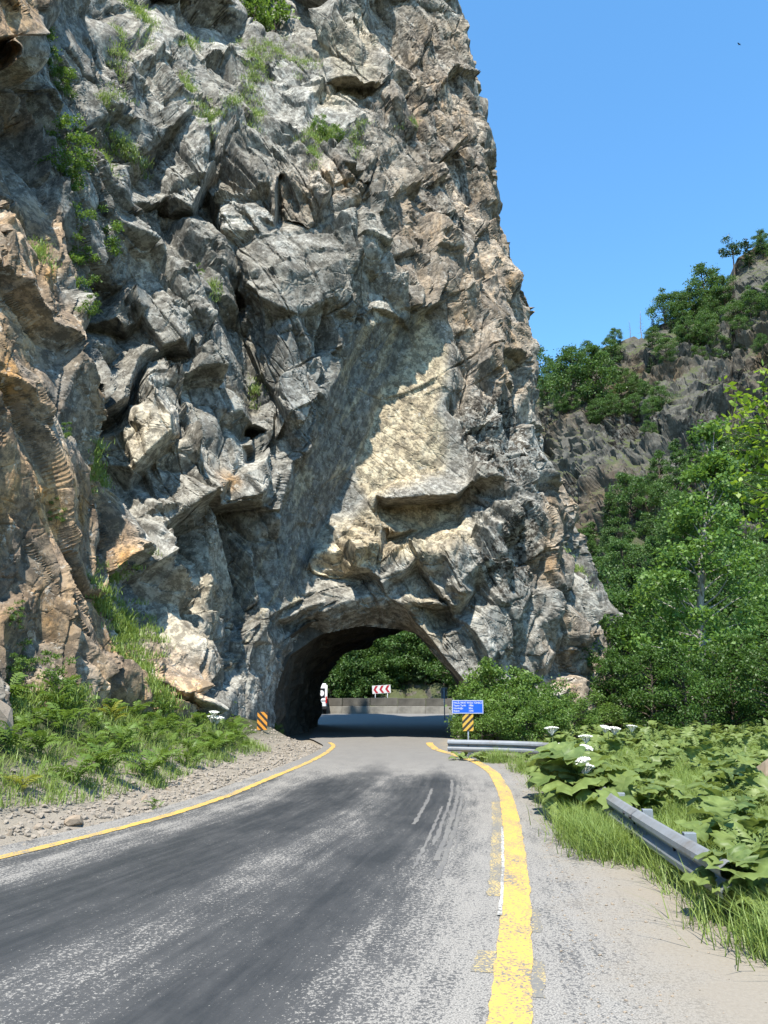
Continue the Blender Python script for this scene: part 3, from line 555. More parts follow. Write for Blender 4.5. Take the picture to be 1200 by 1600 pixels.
def stripe(name, X, w, y0, y1, off, mat, dz=0.007, ragged=0.0):
    m = (Yr >= y0) & (Yr <= y1); ys = np.linspace(max(y0, Yr[m][0]), min(y1, Yr[m][-1]), int((y1 - y0) * 8) + 2)
    x = np.interp(ys, Yr, X) + off; dx = np.gradient(x, ys); nrm = 1 / np.sqrt(1 + dx * dx)
    r1 = (rng.random(len(ys)) - 0.5) * ragged; r2 = (rng.random(len(ys)) - 0.5) * ragged
    a = np.stack([x - (w / 2 + r1) * nrm, ys + (w / 2) * dx * nrm, np.full_like(x, dz)], -1); b = np.stack([x + (w / 2 + r2) * nrm, ys - (w / 2) * dx * nrm, np.full_like(x, dz)], -1)
    return obj(name, np_mesh(name, np.stack([a, b], 1).reshape(-1, 3), grid_faces(len(ys), 2), mat), road)
stripe('edge_line', xl, 0.15, -6, 27.5, 0.02, paint_material('worn_yellow_road_paint', (0.48, 0.31, 0.075), 0.465), ragged=0.04)
stripe('edge_line', xr, 0.235, -6, 27.5, 0.0, M_YEL, ragged=0.02)
for y0, y1 in ((4.05, 4.6), (5.2, 5.75), (6.9, 12.8)): stripe('old_edge_line', xr, 0.13, y0, y1, -0.19, M_YOLD, 0.003, ragged=0.03)
for y0, y1 in ((4.7, 5.5), (5.9, 6.8)): stripe('old_edge_line', xr, 0.07, y0, y1, 0.155, M_YOLD, 0.003, ragged=0.03)
stripe('old_white_line', xr, 0.03, 6.3, 10.5, -0.128, M_WHT, 0.011, ragged=0.012)

M_SCF = paint_material('pale_tyre_scuff', (0.125, 0.12, 0.115), 0.50)
for k, (o_, a_, b_, w_) in enumerate(((-0.74, 7.6, 13.8, 0.05), (-0.82, 8.4, 15.2, 0.06), (-0.93, 9.2, 15.8, 0.05), (-1.02, 7.9, 12.4, 0.04), (-0.66, 8.8, 12.8, 0.03), (-1.3, 10.5, 14.5, 0.05))): stripe('tyre_scuff', xr, w_, a_, b_, o_, M_SCF, 0.003, ragged=0.03)

def ground_material():
    t = NT('sandy_gravel_ground'); p = t.pos(); g = t.noise(p, 38.0, 4, 0.7); m = t.noise(p, 2.0, 6, 0.65); b = t.noise(p, 0.35, 4)
    pe = t.ramp(t.voro(p, 30.0), [(0.12, 1.0), (0.3, 0.0)])
    c = t.mix(g, (0.11, 0.091, 0.069), (0.275, 0.245, 0.20)); c = t.mix(t.math('MULTIPLY', m, 0.6), c, (0.215, 0.19, 0.155))
    c = t.mix(t.math('MULTIPLY', pe, 0.35), c, (0.3, 0.28, 0.25))
    gr = t.attr('green').outputs['Fac']
    c = t.mix(t.math('MULTIPLY', gr, t.ramp(m, [(0.3, 0.75), (0.6, 1.0)])), c, t.mix(m, (0.02, 0.03, 0.01), (0.045, 0.055, 0.02)))
    return t.fin(c, 0.95, t.bump(t.math('ADD', g, pe), 0.7, 0.02), spec=0.1)
M_GRD = ground_material()
# wide ground sheet
gx = np.concatenate([[-1500, -400, -120, -60], np.linspace(-34, 34, 171), [60, 120, 400, 1500]]); gy = np.concatenate([[-600, -60, -20], np.linspace(-8, 46, 136), np.linspace(48, 90, 22), [140, 400, 1800]])
GX, GY = np.meshgrid(gx, gy)
xlg = np.interp(GY, Yr, xl); xrg = np.interp(GY, Yr, xr); near = np.clip((44 - GY) / 14, 0, 1)
eL = (xlg - 0.35) - GX; eR = GX - xrg
G3 = np.stack([GX, GY, 0 * GX], -1).reshape(-1, 3); gn = fbm(G3 * 0.7, 4, 8).reshape(GX.shape); gs = fbm(G3 * 3.0, 3, 9).reshape(GX.shape)
zL = np.where(eL > 0.3, 0.02 + 0.16 * np.clip(eL - 0.3, 0, 1.0) + 0.52 * np.clip(eL - 1.1, 0, 4.5) + gn * 0.10 * np.clip(eL - 0.3, 0, 1) + gs * 0.035 * np.clip(eL * 2, 0, 1), -0.03)
zR = -0.012 + np.clip(eR - 1.6, 0, 8) * 0.015 + gs * 0.006 * np.clip(eR - 0.3, 0, 1)
GZ = np.where(eL > 0, zL, np.where(eR > 0.15, zR, -0.06))
rsh = np.interp(GY, Yr, xr + (xr - xl) * 0.24); GZ = np.where((GX < rsh) & (eR > 0), np.minimum(GZ, -0.05), GZ)
GZ = np.where(GY > 27, np.where((eL > -1) | (eR > -0.5), -0.06, GZ), GZ)
green = np.maximum(np.clip((eR - 2.1 + gn * 0.5) / 0.5, 0, 1) * (eR > 0), np.clip((eL - 1.5 + gn * 0.5) / 0.6, 0, 1) * (eL > 0))
green = np.where(GY > 46, 1, green)
ground = obj('ground', np_mesh('ground', np.stack([GX, GY, GZ], -1).reshape(-1, 3), grid_faces(len(gy), len(gx)), M_GRD, True, {'green': ('FLOAT', green)}))
tag(ground, 'sandy gravel roadside ground running into green field', 'ground', kind='structure')
def gz(x, y):
    i = int(np.clip(np.searchsorted(gx, x), 1, len(gx) - 1)); j = int(np.clip(np.searchsorted(gy, y), 1, len(gy) - 1))
    u = (x - gx[i - 1]) / (gx[i] - gx[i - 1]); v = (y - gy[j - 1]) / (gy[j] - gy[j - 1])
    return float((GZ[j - 1, i - 1] * (1 - u) + GZ[j - 1, i] * u) * (1 - v) + (GZ[j, i - 1] * (1 - u) + GZ[j, i] * u) * v)

# ------------------------------------------------------------------ far hillside
HP = [[(380, 620, 190), (560, 600, 190), (760, 610, 185), (830, 608, 182), (850, 604, 180), (900, 580, 178), (945, 546, 175), (1000, 530, 172), (1030, 508, 170), (1075, 488, 168), (1110, 468, 166), (1140, 448, 164), (1152, 405, 163), (1180, 386, 162), (1230, 372, 160), (1330, 330, 158), (1500, 300, 150)],
      [(830, 700, 160), (900, 640, 160), (960, 620, 158), (1050, 590, 152), (1120, 560, 150), (1200, 520, 146), (1330, 480, 140)], [(850, 760, 148), (920, 700, 146), (1000, 660, 142), (1060, 640, 136), (1130, 660, 132), (1200, 640, 128), (1400, 600, 120)],
      [(860, 800, 132), (960, 740, 128), (1040, 700, 126), (1110, 690, 122), (1200, 690, 116), (1400, 680, 110)], [(900, 900, 104), (1000, 860, 98), (1100, 820, 96), (1250, 800, 90), (1450, 790, 84)],
      [(900, 1010, 84), (1020, 1000, 76), (1150, 980, 72), (1300, 960, 68), (1500, 950, 62)], [(900, 1090, 62), (1020, 1095, 54), (1150, 1095, 50), (1300, 1098, 46), (1500, 1100, 42)],
      [(380, 800, 150), (560, 800, 145), (760, 800, 140)], [(380, 960, 122), (560, 960, 120), (760, 960, 116)], [(380, 1050, 102), (560, 1050, 100), (760, 1050, 96)], [(380, 1106, 92), (560, 1106, 90), (760, 1104, 84), (830, 1100, 74)]]
HNX, HNY = 600, 420
hpx = np.linspace(380, 1500, HNX); hv = np.linspace(0, 1, HNY)
crest = np.interp(hpx, [q[0] for q in HP[0]], [q[1] for q in HP[0]])
HPX = np.repeat(hpx[None], HNY, 0); HPY = crest[None] + (1106 - crest)[None] * hv[:, None]
hid = fill_nan(surf_interp(HP, HPX, HPY)); hid = blur(hid, 3)
Hb = at(HPX, HPY, 1 / hid); Hn = blur(grid_normals(Hb), 6); Hn /= np.linalg.norm(Hn, axis=2, keepdims=True)
if Hn[..., 1].mean() > 0: Hn = -Hn
H3 = Hb.reshape(-1, 3); hw = np.stack([fbm(H3 * 0.12, 3, 61), fbm(H3 * 0.12, 3, 62), fbm(H3 * 0.12, 3, 63)], 1)
Hr = (H3 + hw * 2.0) @ rotm('Y', -22).T
a1, ae, _ = facets(Hr * np.array([1 / 16, 1 / 12, 1 / 7.0]), 71, 0.7, 0.35); a2, ae2, _ = facets(Hr * np.array([1 / 5.5, 1 / 4.5, 1 / 3.0]), 72, 0.7, 0.35); a3, _, _ = facets(Hr * np.array([1 / 2.2, 1 / 2.0, 1 / 1.3]), 73, 0.6, 0.35)
sft = lambda A: blur(A.reshape(HNY, HNX), 1).reshape(-1)
hd = sft(a1) * 6.5 + sft(a2) * 3.6 + a3 * 1.5
hd *= (np.clip(hv * 8, 0.25, 1) * np.clip((1.02 - hv) * 4, 0.05, 1)).repeat(HNX)
Hf = H3 + Hn.reshape(-1, 3) * hd[:, None]
top = Hf.reshape(HNY, HNX, 3)[0]; back = top + np.array([0, 60.0, -25.0])                # the far slope behind the crest
Hv = np.concatenate([back[None], Hf.reshape(HNY, HNX, 3)], 0)
ht = np.stack([np.clip(0.15 + 0.6 * fbm(H3 * 0.05, 3, 81), 0, 0.6), np.full(len(H3), 0.1), np.clip(0.5 + fbm(H3 * 0.08, 3, 82), 0, 1), np.zeros(len(H3))], 1)
ht = np.concatenate([ht[:HNX], ht], 0)
slope = np.concatenate([np.zeros((1, HNX)), np.abs(grid_normals(Hf.reshape(HNY, HNX, 3))[..., 2])], 0)
def hill_mat():
    m = M_HILL; t = NT.__new__(NT); t.m = m; t.t = m.node_tree; t.n = t.t.nodes; t.b = t.n['Principled BSDF']
    old = t.b.inputs['Base Color'].links[0].from_socket; p = t.pos()
    nz = t.new('ShaderNodeSeparateXYZ'); t.put(nz.inputs[0], t.new('ShaderNodeNewGeometry').outputs['Normal'])
    f = t.ramp(t.math('ADD', nz.outputs[2], t.math('MULTIPLY', t.math('SUBTRACT', t.noise(p, 0.5, 6, 0.7), 0.5), 0.8)), [(0.40, 0.0), (0.62, 0.85)])
    t.t.links.new(t.mix(f, old, t.mix(t.noise(p, 1.2, 4), (0.03, 0.04, 0.014), (0.07, 0.08, 0.03))), t.b.inputs['Base Color'])
hill_mat()
hill = obj('hillside', np_mesh('hillside', Hv.reshape(-1, 3), grid_faces(HNY + 1, HNX), M_HILL, False, {'tint': ('FLOAT_COLOR', ht), 'slab': ('FLOAT', np.full(len(ht), 0.5))}))
tag(hill, 'rocky wooded hillside across the valley', 'hillside', kind='structure')
def hill_at(px, py):
    c = int(np.argmin(abs(hpx - px))); r = int(np.argmin(abs(HPY[:, c] - py)))
    return Hv[min(r + 1, HNY), c]

# ------------------------------------------------------------------ plant materials
def leaf_material(name, c1, c2, c3, trans=0.35, vscale=0.9, rough=0.5):
    t = NT(name); p = t.pos(); r = t.new('ShaderNodeObjectInfo').outputs['Random']
    n = t.noise(p, vscale, 4, 0.6); f = t.noise(p, 9.0, 2)
    c = t.mix(t.ramp(n, [(0.35, 0.0), (0.65, 1.0)]), c1, c2); c = t.mix(t.math('MULTIPLY', r, 0.6), c, c3)
    c = t.mix(t.math('MULTIPLY', t.ramp(f, [(0.45, 0.0), (0.7, 1.0)]), 0.4), c, tuple(x * 1.5 for x in c2))
    t.put(t.b.inputs['Base Color'], c); t.b.inputs['Roughness'].default_value = rough; t.b.inputs['Specular IOR Level'].default_value = 0.3
    tr = t.new('ShaderNodeBsdfTranslucent'); t.put(tr.inputs[0], t.mix(0.5, c, tuple(min(1, x * y) for x, y in zip(c2, (1.9, 1.9, 0.9)))))
    mx = t.new('ShaderNodeMixShader'); mx.inputs[0].default_value = trans
    t.t.links.new(t.b.outputs[0], mx.inputs[1]); t.t.links.new(tr.outputs[0], mx.inputs[2]); t.t.links.new(mx.outputs[0], t.out.inputs['Surface'])
    return t.m
L_HILL = leaf_material('hill_foliage', (0.0398, 0.0756, 0.0199), (0.0756, 0.1393, 0.0319), (0.0557, 0.0954, 0.0298), 0.3, 0.35)
L_CON = leaf_material('conifer_foliage', (0.0270, 0.0540, 0.0212), (0.0502, 0.0888, 0.0309), (0.0386, 0.0695, 0.0270), 0.15, 0.4)
L_TREE = leaf_material('broadleaf_foliage', (0.0298, 0.0657, 0.0131), (0.0657, 0.1252, 0.0238), (0.0453, 0.0894, 0.0191), 0.35, 0.8)
L_BUSH = leaf_material('bush_foliage', (0.0482, 0.0931, 0.0193), (0.1124, 0.1846, 0.0353), (0.0803, 0.1364, 0.0256), 0.35, 0.9)
L_BIG = leaf_material('big_leaf', (0.058, 0.100, 0.028), (0.160, 0.205, 0.064), (0.130, 0.170, 0.040), 0.3, 1.3, 0.5)
L_FERN = leaf_material('divided_leaf', (0.052, 0.098, 0.018), (0.110, 0.175, 0.034), (0.090, 0.140, 0.024), 0.35, 2.0)
L_YEL = leaf_material('yellow_green_leaf', (0.11, 0.13, 0.018), (0.19, 0.20, 0.03), (0.15, 0.16, 0.025), 0.35, 2.0)
L_GRASS = leaf_material('grass_blades', (0.0899, 0.1599, 0.0319), (0.1900, 0.2600, 0.0600), (0.1599, 0.1999, 0.0600), 0.35, 1.2)
L_SUN = leaf_material('bright_sapling_leaf', (0.0975, 0.1690, 0.0182), (0.1690, 0.2470, 0.0260), (0.1430, 0.1950, 0.0260), 0.4, 2.0)
M_BARK = plain('bark', (0.07, 0.055, 0.042), 0.9, 0.4, 8, bump=0.6); M_PALE = plain('pale_bark', (0.26, 0.24, 0.21), 0.85, 0.35, 6, bump=0.4)
M_DEAD = plain('dead_wood', (0.17, 0.15, 0.135), 0.9, 0.3, 5); M_STEM = plain('green_stem', (0.07, 0.10, 0.03), 0.6, 0.2)
M_WHITE = plain('white_florets', (0.52, 0.52, 0.45), 0.8, 0.15, 30)

# ------------------------------------------------------------------ foliage geometry
def leaf_quads(P, L, asp=0.55, up=0.3, r=None, dirs=None):
    r = r or rng; n = len(P)
    d = r.normal(size=(n, 3)) if dirs is None else dirs + r.normal(size=(n, 3)) * 0.35
    d[:, 2] -= 0.15; d /= np.linalg.norm(d, axis=1, keepdims=True)
    k = r.normal(size=(n, 3)); k[:, 2] += up * 3
    w = np.cross(d, k); w /= np.linalg.norm(w, axis=1, keepdims=True) + 1e-6
    Ls = (L * (0.65 + 0.7 * r.random(n)))[:, None]
    V = np.stack([P, P + d * Ls * 0.5 + w * Ls * asp * 0.5, P + d * Ls, P + d * Ls * 0.5 - w * Ls * asp * 0.5], 1).reshape(-1, 3)
    return V, np.arange(4 * n).reshape(n, 4)
def clumps(C, R, n, r, flat=0.6):
    """leaf points spread through balls, thicker towards each ball's skin"""
    idx = r.integers(0, len(C), n); v = r.normal(size=(n, 3)); v /= np.linalg.norm(v, axis=1, keepdims=True)
    rr = 0.25 + 0.75 * r.random(n) ** 0.6; rr = np.where(r.random(n) < 0.28, rr * r.uniform(1.0, 1.8, n), rr)
    return C[idx] + v * (R[idx] * rr)[:, None] * np.array([1, 1, flat]), v
def tube_path(a, b, n, bend, r):
    a, b = np.array(a, float), np.array(b, float); t = np.linspace(0, 1, n)[:, None]
    return a + (b - a) * t + np.sin(t * math.pi) * r.normal(size=3) * bend
def make_broad(seed, H=6.0, R=2.2, nc=26, nl=3200, L=0.26, base=0.25, mat=None, bark=None, shape='round', crag=0.3, limb=1.0):
    r = np.random.default_rng(seed); mb = MB()
    lean = r.normal(size=2) * 0.06 * H
    trunk = tube_path((0, 0, -0.3), (lean[0], lean[1], H * 0.92), 8, 0.03 * H, r)
    mb.tube(trunk, np.linspace(0.028 * H, 0.004 * H, 8) * (0.4 + 0.6 * limb), 7)
    C, Rr = [], []
    for k in range(nc):
        t = base + (1 - base) * (k + r.random()) / nc
        if shape == 'round': env = math.sin(math.pi * min(1, (t - base) / (1 - base) * 0.86 + 0.14)) ** 0.7
        elif shape == 'tall': env = (1 - ((t - base) / (1 - base)) ** 1.7) * 0.9 + 0.12
        else: env = 0.4 + 0.6 * ((t - base) / (1 - base))
        a = k * 2.39996 + r.normal() * 0.4; d = R * env * (0.45 + 0.6 * r.random())
        c0 = np.array([np.interp(t * H, trunk[:, 2], trunk[:, 0]), np.interp(t * H, trunk[:, 2], trunk[:, 1]), t * H])
        c = c0 + np.array([math.cos(a) * d, math.sin(a) * d, 0.12 * d + r.normal() * crag])
        C.append(c); Rr.append((0.24 + 0.16 * r.random()) * R * (0.55 + 0.45 * env))
        st = c0 - np.array([0, 0, 0.18 * d + 0.04 * H]); st[2] = max(st[2], 0.12 * H)
        mb.tube(tube_path(st, c, 4, 0.06 * d, r), [q * limb * H for q in (0.010, 0.007, 0.004, 0.002)], 5, False)
    P, v = clumps(np.array(C), np.array(Rr), nl, r)
    V, F = leaf_quads(P, L, 0.62, 0.4, r)
    return np_mesh('crown', V, F, mat), mb.mesh('trunk', bark or M_BARK, True)
def make_conifer(seed, H=8.0, R=1.7, nl=3600, L=0.34, mat=None, ragged=0.25):
    r = np.random.default_rng(seed); mb = MB()
    mb.tube([(0, 0, -0.3), (0, 0, H * 0.5), (0, 0, H)], [0.022 * H, 0.013 * H, 0.003 * H], 7)
    P, D = [], []
    nb = 62
    for k in range(nb):
        t = 0.12 + 0.86 * k / nb; a = k * 2.39996 + r.normal() * 0.3; ln = R * (1.04 - t) ** 0.85 * (1 - ragged * r.random()) * 1.05
        m = max(8, int(nl / nb * (1.15 - t) * 1.6)); s = r.random(m) ** 0.7
        p = np.stack([np.cos(a) * ln * s, np.sin(a) * ln * s, t * H - 0.28 * ln * s + 0.10 * ln * s * s], 1)
        p += r.normal(size=(m, 3)) * np.array([0.11, 0.11, 0.05]) * ln * (0.4 + 0.8 * s)[:, None]
        P.append(p); D.append(np.tile([math.cos(a), math.sin(a), -0.25], (m, 1)))
    V, F = leaf_quads(np.concatenate(P), L, 0.34, 0.8, r, np.concatenate(D))
    return np_mesh('crown', V, F, mat), mb.mesh('trunk', M_BARK, True)
def make_snag(seed, H=6.0):
    r = np.random.default_rng(seed); mb = MB()
    mb.tube(tube_path((0, 0, -0.3), (0.1, 0, H), 6, 0.15, r), np.linspace(0.10, 0.02, 6), 6)
    for k in range(16):
        z = H * (0.25 + 0.7 * k / 16); a = k * 2.4; l = 0.9 * (1.1 - k / 16)
        mb.tube([(0.05, 0, z), (math.cos(a) * l, math.sin(a) * l, z + 0.1 * l)], [0.03, 0.01], 5)
    return mb.mesh('trunk', M_DEAD, True)
def plant_tree(name, meshes, loc, sc, rz, label, cat, group=None, sz=1.0):
    o = empty(name, tuple(float(q) for q in loc), rz); o.scale = (sc, sc, sc * sz)
    if meshes[0] is not None: obj('crown', meshes[0], o)
    obj('trunk', meshes[1], o)
    return tag(o, label, cat, group)

HB = [make_broad(100 + k, 6.0, 2.3 + 0.25 * (k % 3), 30 + 6 * (k % 2), 6500, 0.20, 0.12, L_HILL) for k in range(4)]
HC = [make_conifer(120 + k, 8.0, 1.9, 6000, 0.27, L_CON) for k in range(3)]
HT = [make_broad(140 + k, 8.0, 2.0, 40, 7000, 0.21, 0.10, L_HILL, shape='tall') for k in range(2)]
SNAG = [make_snag(160), make_snag(161)]
ppm = lambda P: F_PX / float((np.asarray(P) - CAM) @ FWD)           # photo pixels per metre at a point
KIND = {'b': (HB, 6.0, 'broadleaf_tree'), 'c': (HC, 8.0, 'conifer_tree'), 't': (HT, 8.0, 'broadleaf_tree')}
# trees of the skyline and the rock bands, each where it grows on the hillside (base x, base y, height in photo pixels, kind)
SKY = [(838, 620, 82, 'b', 'round leafy tree on the skyline right beside the cliff edge'), (873, 612, 70, 'c', 'small pointed conifer on the skyline near the cliff edge'),
       (905, 640, 92, 'b', 'broad dark tree below the skyline, left of the stepped rock notch'), (938, 634, 104, 'b', 'bushy tree growing against the stepped rock notch on the skyline'),
       (963, 545, 30, 'b', 'tiny round tree alone on the stepped skyline rock'), (1038, 512, 60, 'b', 'airy tree on the skyline next to the dead spire'),
       (1086, 500, 62, 'b', 'low spreading tree on the skyline below the tall twin-stemmed one'), (1110, 486, 84, 'b', 'tallest leafy tree on the skyline below the dark crag'),
       (1132, 476, 52, 'b', 'leafy tree tucked under the dark crag on the ridge')]
for k, (x, y, h, kd, lb) in enumerate(SKY):
    p = hill_at(x, y); ms, hh, nm = KIND[kd]
    plant_tree(nm, ms[k % len(ms)], p - np.array([0, 0, 0.3]), h / ppm(p) / hh, k * 1.3, lb, 'tree')
for k, (x, y, h, lb) in enumerate([(1003, 530, 52, 'bare dead spire standing on the skyline'), (985, 530, 30, 'short stunted snag on the skyline beside the taller dead spire')]):
    p = hill_at(x, y); plant_tree('dead_tree', (None, SNAG[k]), p, h / ppm(p) / 6.0, 0, lb, 'dead tree')
# flat-topped pine by the crag
pm = make_broad(171, 6.0, 2.3, 9, 1500, 0.25, 0.72, L_CON, shape='flat', crag=0.15)
p = hill_at(1153, 440); plant_tree('pine_tree', pm, p, 62 / ppm(p) / 6.0, 0, 'flat-topped pine leaning out from the dark crag on the ridge', 'tree')
r = np.random.default_rng(31)
band = [(900, 655), (960, 645), (995, 605), (1025, 560), (1080, 548), (1128, 545), (1160, 528), (1192, 530), (1018, 655), (1032, 640), (1062, 500), (925, 665), (975, 600), (1100, 525), (1240, 520),
        (1005, 625), (1012, 680), (940, 655), (1145, 505), (1210, 500), (885, 660), (890, 600), (915, 600), (955, 590), (1050, 520), (1070, 530), (1095, 560), (1110, 540), (1150, 545), (1175, 500), (1195, 560), (925, 575), (1020, 520), (870, 640), (850, 640), (980, 640), (1015, 590), (1045, 580), (1225, 560)]
for _ in range(16):
    x = r.uniform(845, 1230); c_ = float(np.interp(x, hpx, crest)); band.append((x, c_ + 6 + abs(r.normal()) * 34))
for k, (x, y) in enumerate(band):
    p = hill_at(x, y); h = r.uniform(26, 54); ms, hh, nm = KIND['b' if r.random() < 0.8 else 'c']
    plant_tree('hill_tree', ms[k % len(ms)], p - np.array([0, 0, 0.4]), h / ppm(p) / hh, r.uniform(0, 6), 'green tree clinging to the bare rock bands high on the hillside', 'tree', 'trees on the upper rock bands')
# the closed wood below the rock bands
woods = [(885, 850), (930, 850), (985, 835), (1040, 800), (1100, 770), (1150, 750), (1210, 735), (1330, 720), (1400, 1104), (890, 1104), (880, 900)]
pts = []
for _ in range(9000):
    x, y = r.uniform(880, 1400), r.uniform(640, 1104)
    if in_poly(np.array([x]), np.array([y]), woods)[0] and all((x - a) ** 2 + ((y - b) * 1.5) ** 2 > 26 ** 2 for a, b in pts): pts.append((x, y))
    if len(pts) >= 230: break
for k, (x, y) in enumerate(pts):
    p = hill_at(x, y); q = r.random(); ms, hh, nm = KIND['b' if q < 0.5 else ('t' if q < 0.78 else 'c')]
    h = r.uniform(4.5, 8.0)
    lb = 'conical conifer in the wood below the rock bands' if nm == 'conifer_tree' else ('slender upright tree in the wood below the rock bands' if ms is HT else 'round-crowned tree in the wood below the rock bands')
    plant_tree(nm, ms[k % len(ms)], p - np.array([0, 0, 0.4]), h / hh, r.uniform(0, 6), lb, 'tree', 'conifers of the hillside wood' if nm == 'conifer_tree' else ('slender trees of the hillside wood' if ms is HT else 'round trees of the hillside wood'))
# nearer trees and bushes on the right
L_POP = leaf_material('poplar_foliage', (0.0550, 0.1169, 0.0248), (0.1169, 0.1994, 0.0413), (0.0825, 0.1512, 0.0302), 0.35, 0.8)
POP = make_broad(201, 13.0, 2.7, 80, 17000, 0.19, 0.06, L_POP, M_PALE, 'tall', 0.4, 0.4)
NT1 = [make_broad(210 + k, 6.0, 2.3, 40, 9000, 0.17, 0.05, L_TREE) for k in range(3)]
BU = [make_broad(220 + k, 2.6, 1.5, 30, 6000, 0.115, 0.05, L_BUSH) for k in range(3)]
def gplace(px, Y): return np.array([float(at(px, 1083, Y)[0]), Y, 0.0])
plant_tree('poplar_tree', POP, gplace(1098, 32) + [0, 0, -0.2], 1.0, 0.4, 'tall tapering tree with a pale trunk rising from the roadside scrub', 'tree')
NEAR = [(985, 33, 0.80), (1040, 38, 0.85), (1175, 40, 0.95), (1225, 36, 0.85), (1010, 44, 1.2), (1185, 44, 1.3), (1080, 50, 1.3), (940, 47, 1.1), (1290, 38, 1.2), (1140, 29, 0.62), (960, 31, 0.55), (1065, 28, 0.55), (1215, 27, 0.6), (1010, 29, 0.55), (1300, 28, 0.8)]
for k, (x, Y, s) in enumerate(NEAR):
    lb, gp_ = (('tall dense scrub tree standing well behind the leafy roadside field', 'tall scrub trees behind the field') if s >= 1.0 else
               (('middle-sized scrub tree close around the pale-trunked tall tree', 'middle-sized scrub trees') if s > 0.65 else ('low bushy scrub tree at the far edge of the leafy field', 'low scrub trees at the field edge')))
    plant_tree('scrub_tree', NT1[k % 3], gplace(x, Y), s, k * 1.7, lb, 'tree', gp_)
BUSH = [(742, 25.6, 0.72), (768, 26.0, 0.92), (800, 26.2, 0.90), (836, 27.0, 0.8), (750, 24.2, 0.50), (785, 24.6, 0.58), (820, 25.0, 0.56), (728, 24.6, 0.36), (858, 26.4, 0.55), (895, 28.5, 0.6), (930, 30.0, 0.6)]
for k, (x, Y, s) in enumerate(BUSH):
    lb, gp_ = (('tall leafy bush against the rock foot behind the blue sign', 'tall bushes at the rock foot') if s >= 0.7 else
               (('low leafy bush between the far guardrail and the taller bushes', 'low bushes behind the far guardrail') if x < 840 else ('small bush at the right-hand corner of the rock foot', 'bushes at the rock corner')))
    plant_tree('bush', BU[k % 3], gplace(x, Y), s, k * 2.1, lb, 'bush', gp_)
p = on_ground(428, 1158); plant_tree('bush', BU[0], p, 0.22, 0, 'little green bush at the left tunnel jamb behind the striped marker', 'bush')
# wood seen through the tunnel
for k in range(60):
    x, y = r.uniform(470, 850), r.uniform(1045, 1104); p = hill_at(x, y); ms, hh = (NT1, 6.0) if k % 2 else ((HB, 6.0) if k % 4 else (HC, 8.0))
    plant_tree('valley_tree', ms[k % len(ms)], p - np.array([0, 0, 0.3]), r.uniform(5.0, 9.5) / hh, r.uniform(0, 6), 'tree of the green wood beyond the far end of the tunnel', 'tree', 'trees beyond the tunnel')

# sapling whose leafy branch reaches in from the right
def make_sapling():
    r = np.random.default_rng(240); mb = MB()
    tp = tube_path((0, 0, -0.2), (-0.15, 0, 6.6), 9, 0.2, r); mb.tube(tp, np.linspace(0.05, 0.012, 9), 7)
    P = []
    for k in range(34):
        z = 4.3 + 2.3 * k / 34; a = k * 2.4; l = 0.35 + 0.5 * r.random()
        e = np.array([math.cos(a) * l, math.sin(a) * l, z + 0.45 * l]); b0 = np.array([np.interp(z, tp[:, 2], tp[:, 0]), np.interp(z, tp[:, 2], tp[:, 1]), z])
        path = tube_path(b0, e, 5, 0.05, r); mb.tube(path, [0.014, 0.011, 0.008, 0.006, 0.003], 5, False)
        s = r.random(30)[:, None]; P.append(b0 + (e - b0) * (0.25 + 0.8 * s) + r.normal(size=(30, 3)) * 0.08)
    V, F = leaf_quads(np.concatenate(P), 0.125, 0.6, 0.9, r)
    return np_mesh('crown', V, F, L_SUN), mb.mesh('trunk', M_BARK, True)
SAP = make_sapling()
plant_tree('sapling', SAP, (float(at(1212, 700, 9.6)[0]), 9.6, 0.0), 0.86, 0.5, 'thin bright-leaved sapling reaching into the view above the guardrail', 'sapling')

# ------------------------------------------------------------------ shrubs and grass on the cliff
CS = [make_broad(230 + k, 1.2, 0.85, 16, 1500, 0.10, 0.0, L_BUSH) for k in range(3)]
for k, (x, y, s, lb) in enumerate([(64, 55, 38, 0), (95, 118, 42, 0), (100, 140, 30, 0), (78, 105, 26, 0), (88, 248, 58, 0), (72, 290, 52, 0), (98, 300, 40, 0), (100, 350, 44, 0), (112, 392, 42, 0), (108, 430, 46, 0), (112, 470, 44, 0), (104, 500, 30, 0), (160, 385, 46, 0), (150, 410, 30, 0),
                                   (402, 15, 95, 1), (428, 45, 70, 1), (385, 40, 50, 1), (98, 680, 24, 2), (92, 805, 22, 2), (60, 1030, 40, 2), (90, 1060, 48, 2), (48, 1040, 30, 2), (155, 745, 24, 2), (150, 725, 20, 2), (312, 425, 14, 2), (500, 200, 26, 2), (530, 215, 26, 2), (45, 960, 26, 2)]):
    p, n = cliff_at(x, y); s = s / ppm(p) / 1.3
    o = plant_tree('cliff_shrub', CS[k % 3], p - np.array([0, 0, 0.35 * s]) + n * 0.05, s, k * 1.1,
        ['trailing green shrub in the gully between brown pillar and grey wall', 'dark leafy shrub in the hollow at the top of the cliff', 'small green shrub sprouting from a cliff crack'][lb], 'shrub',
        ['shrubs hanging in the left gully', 'shrubs in the top hollow', 'small shrubs in cliff cracks'][lb])
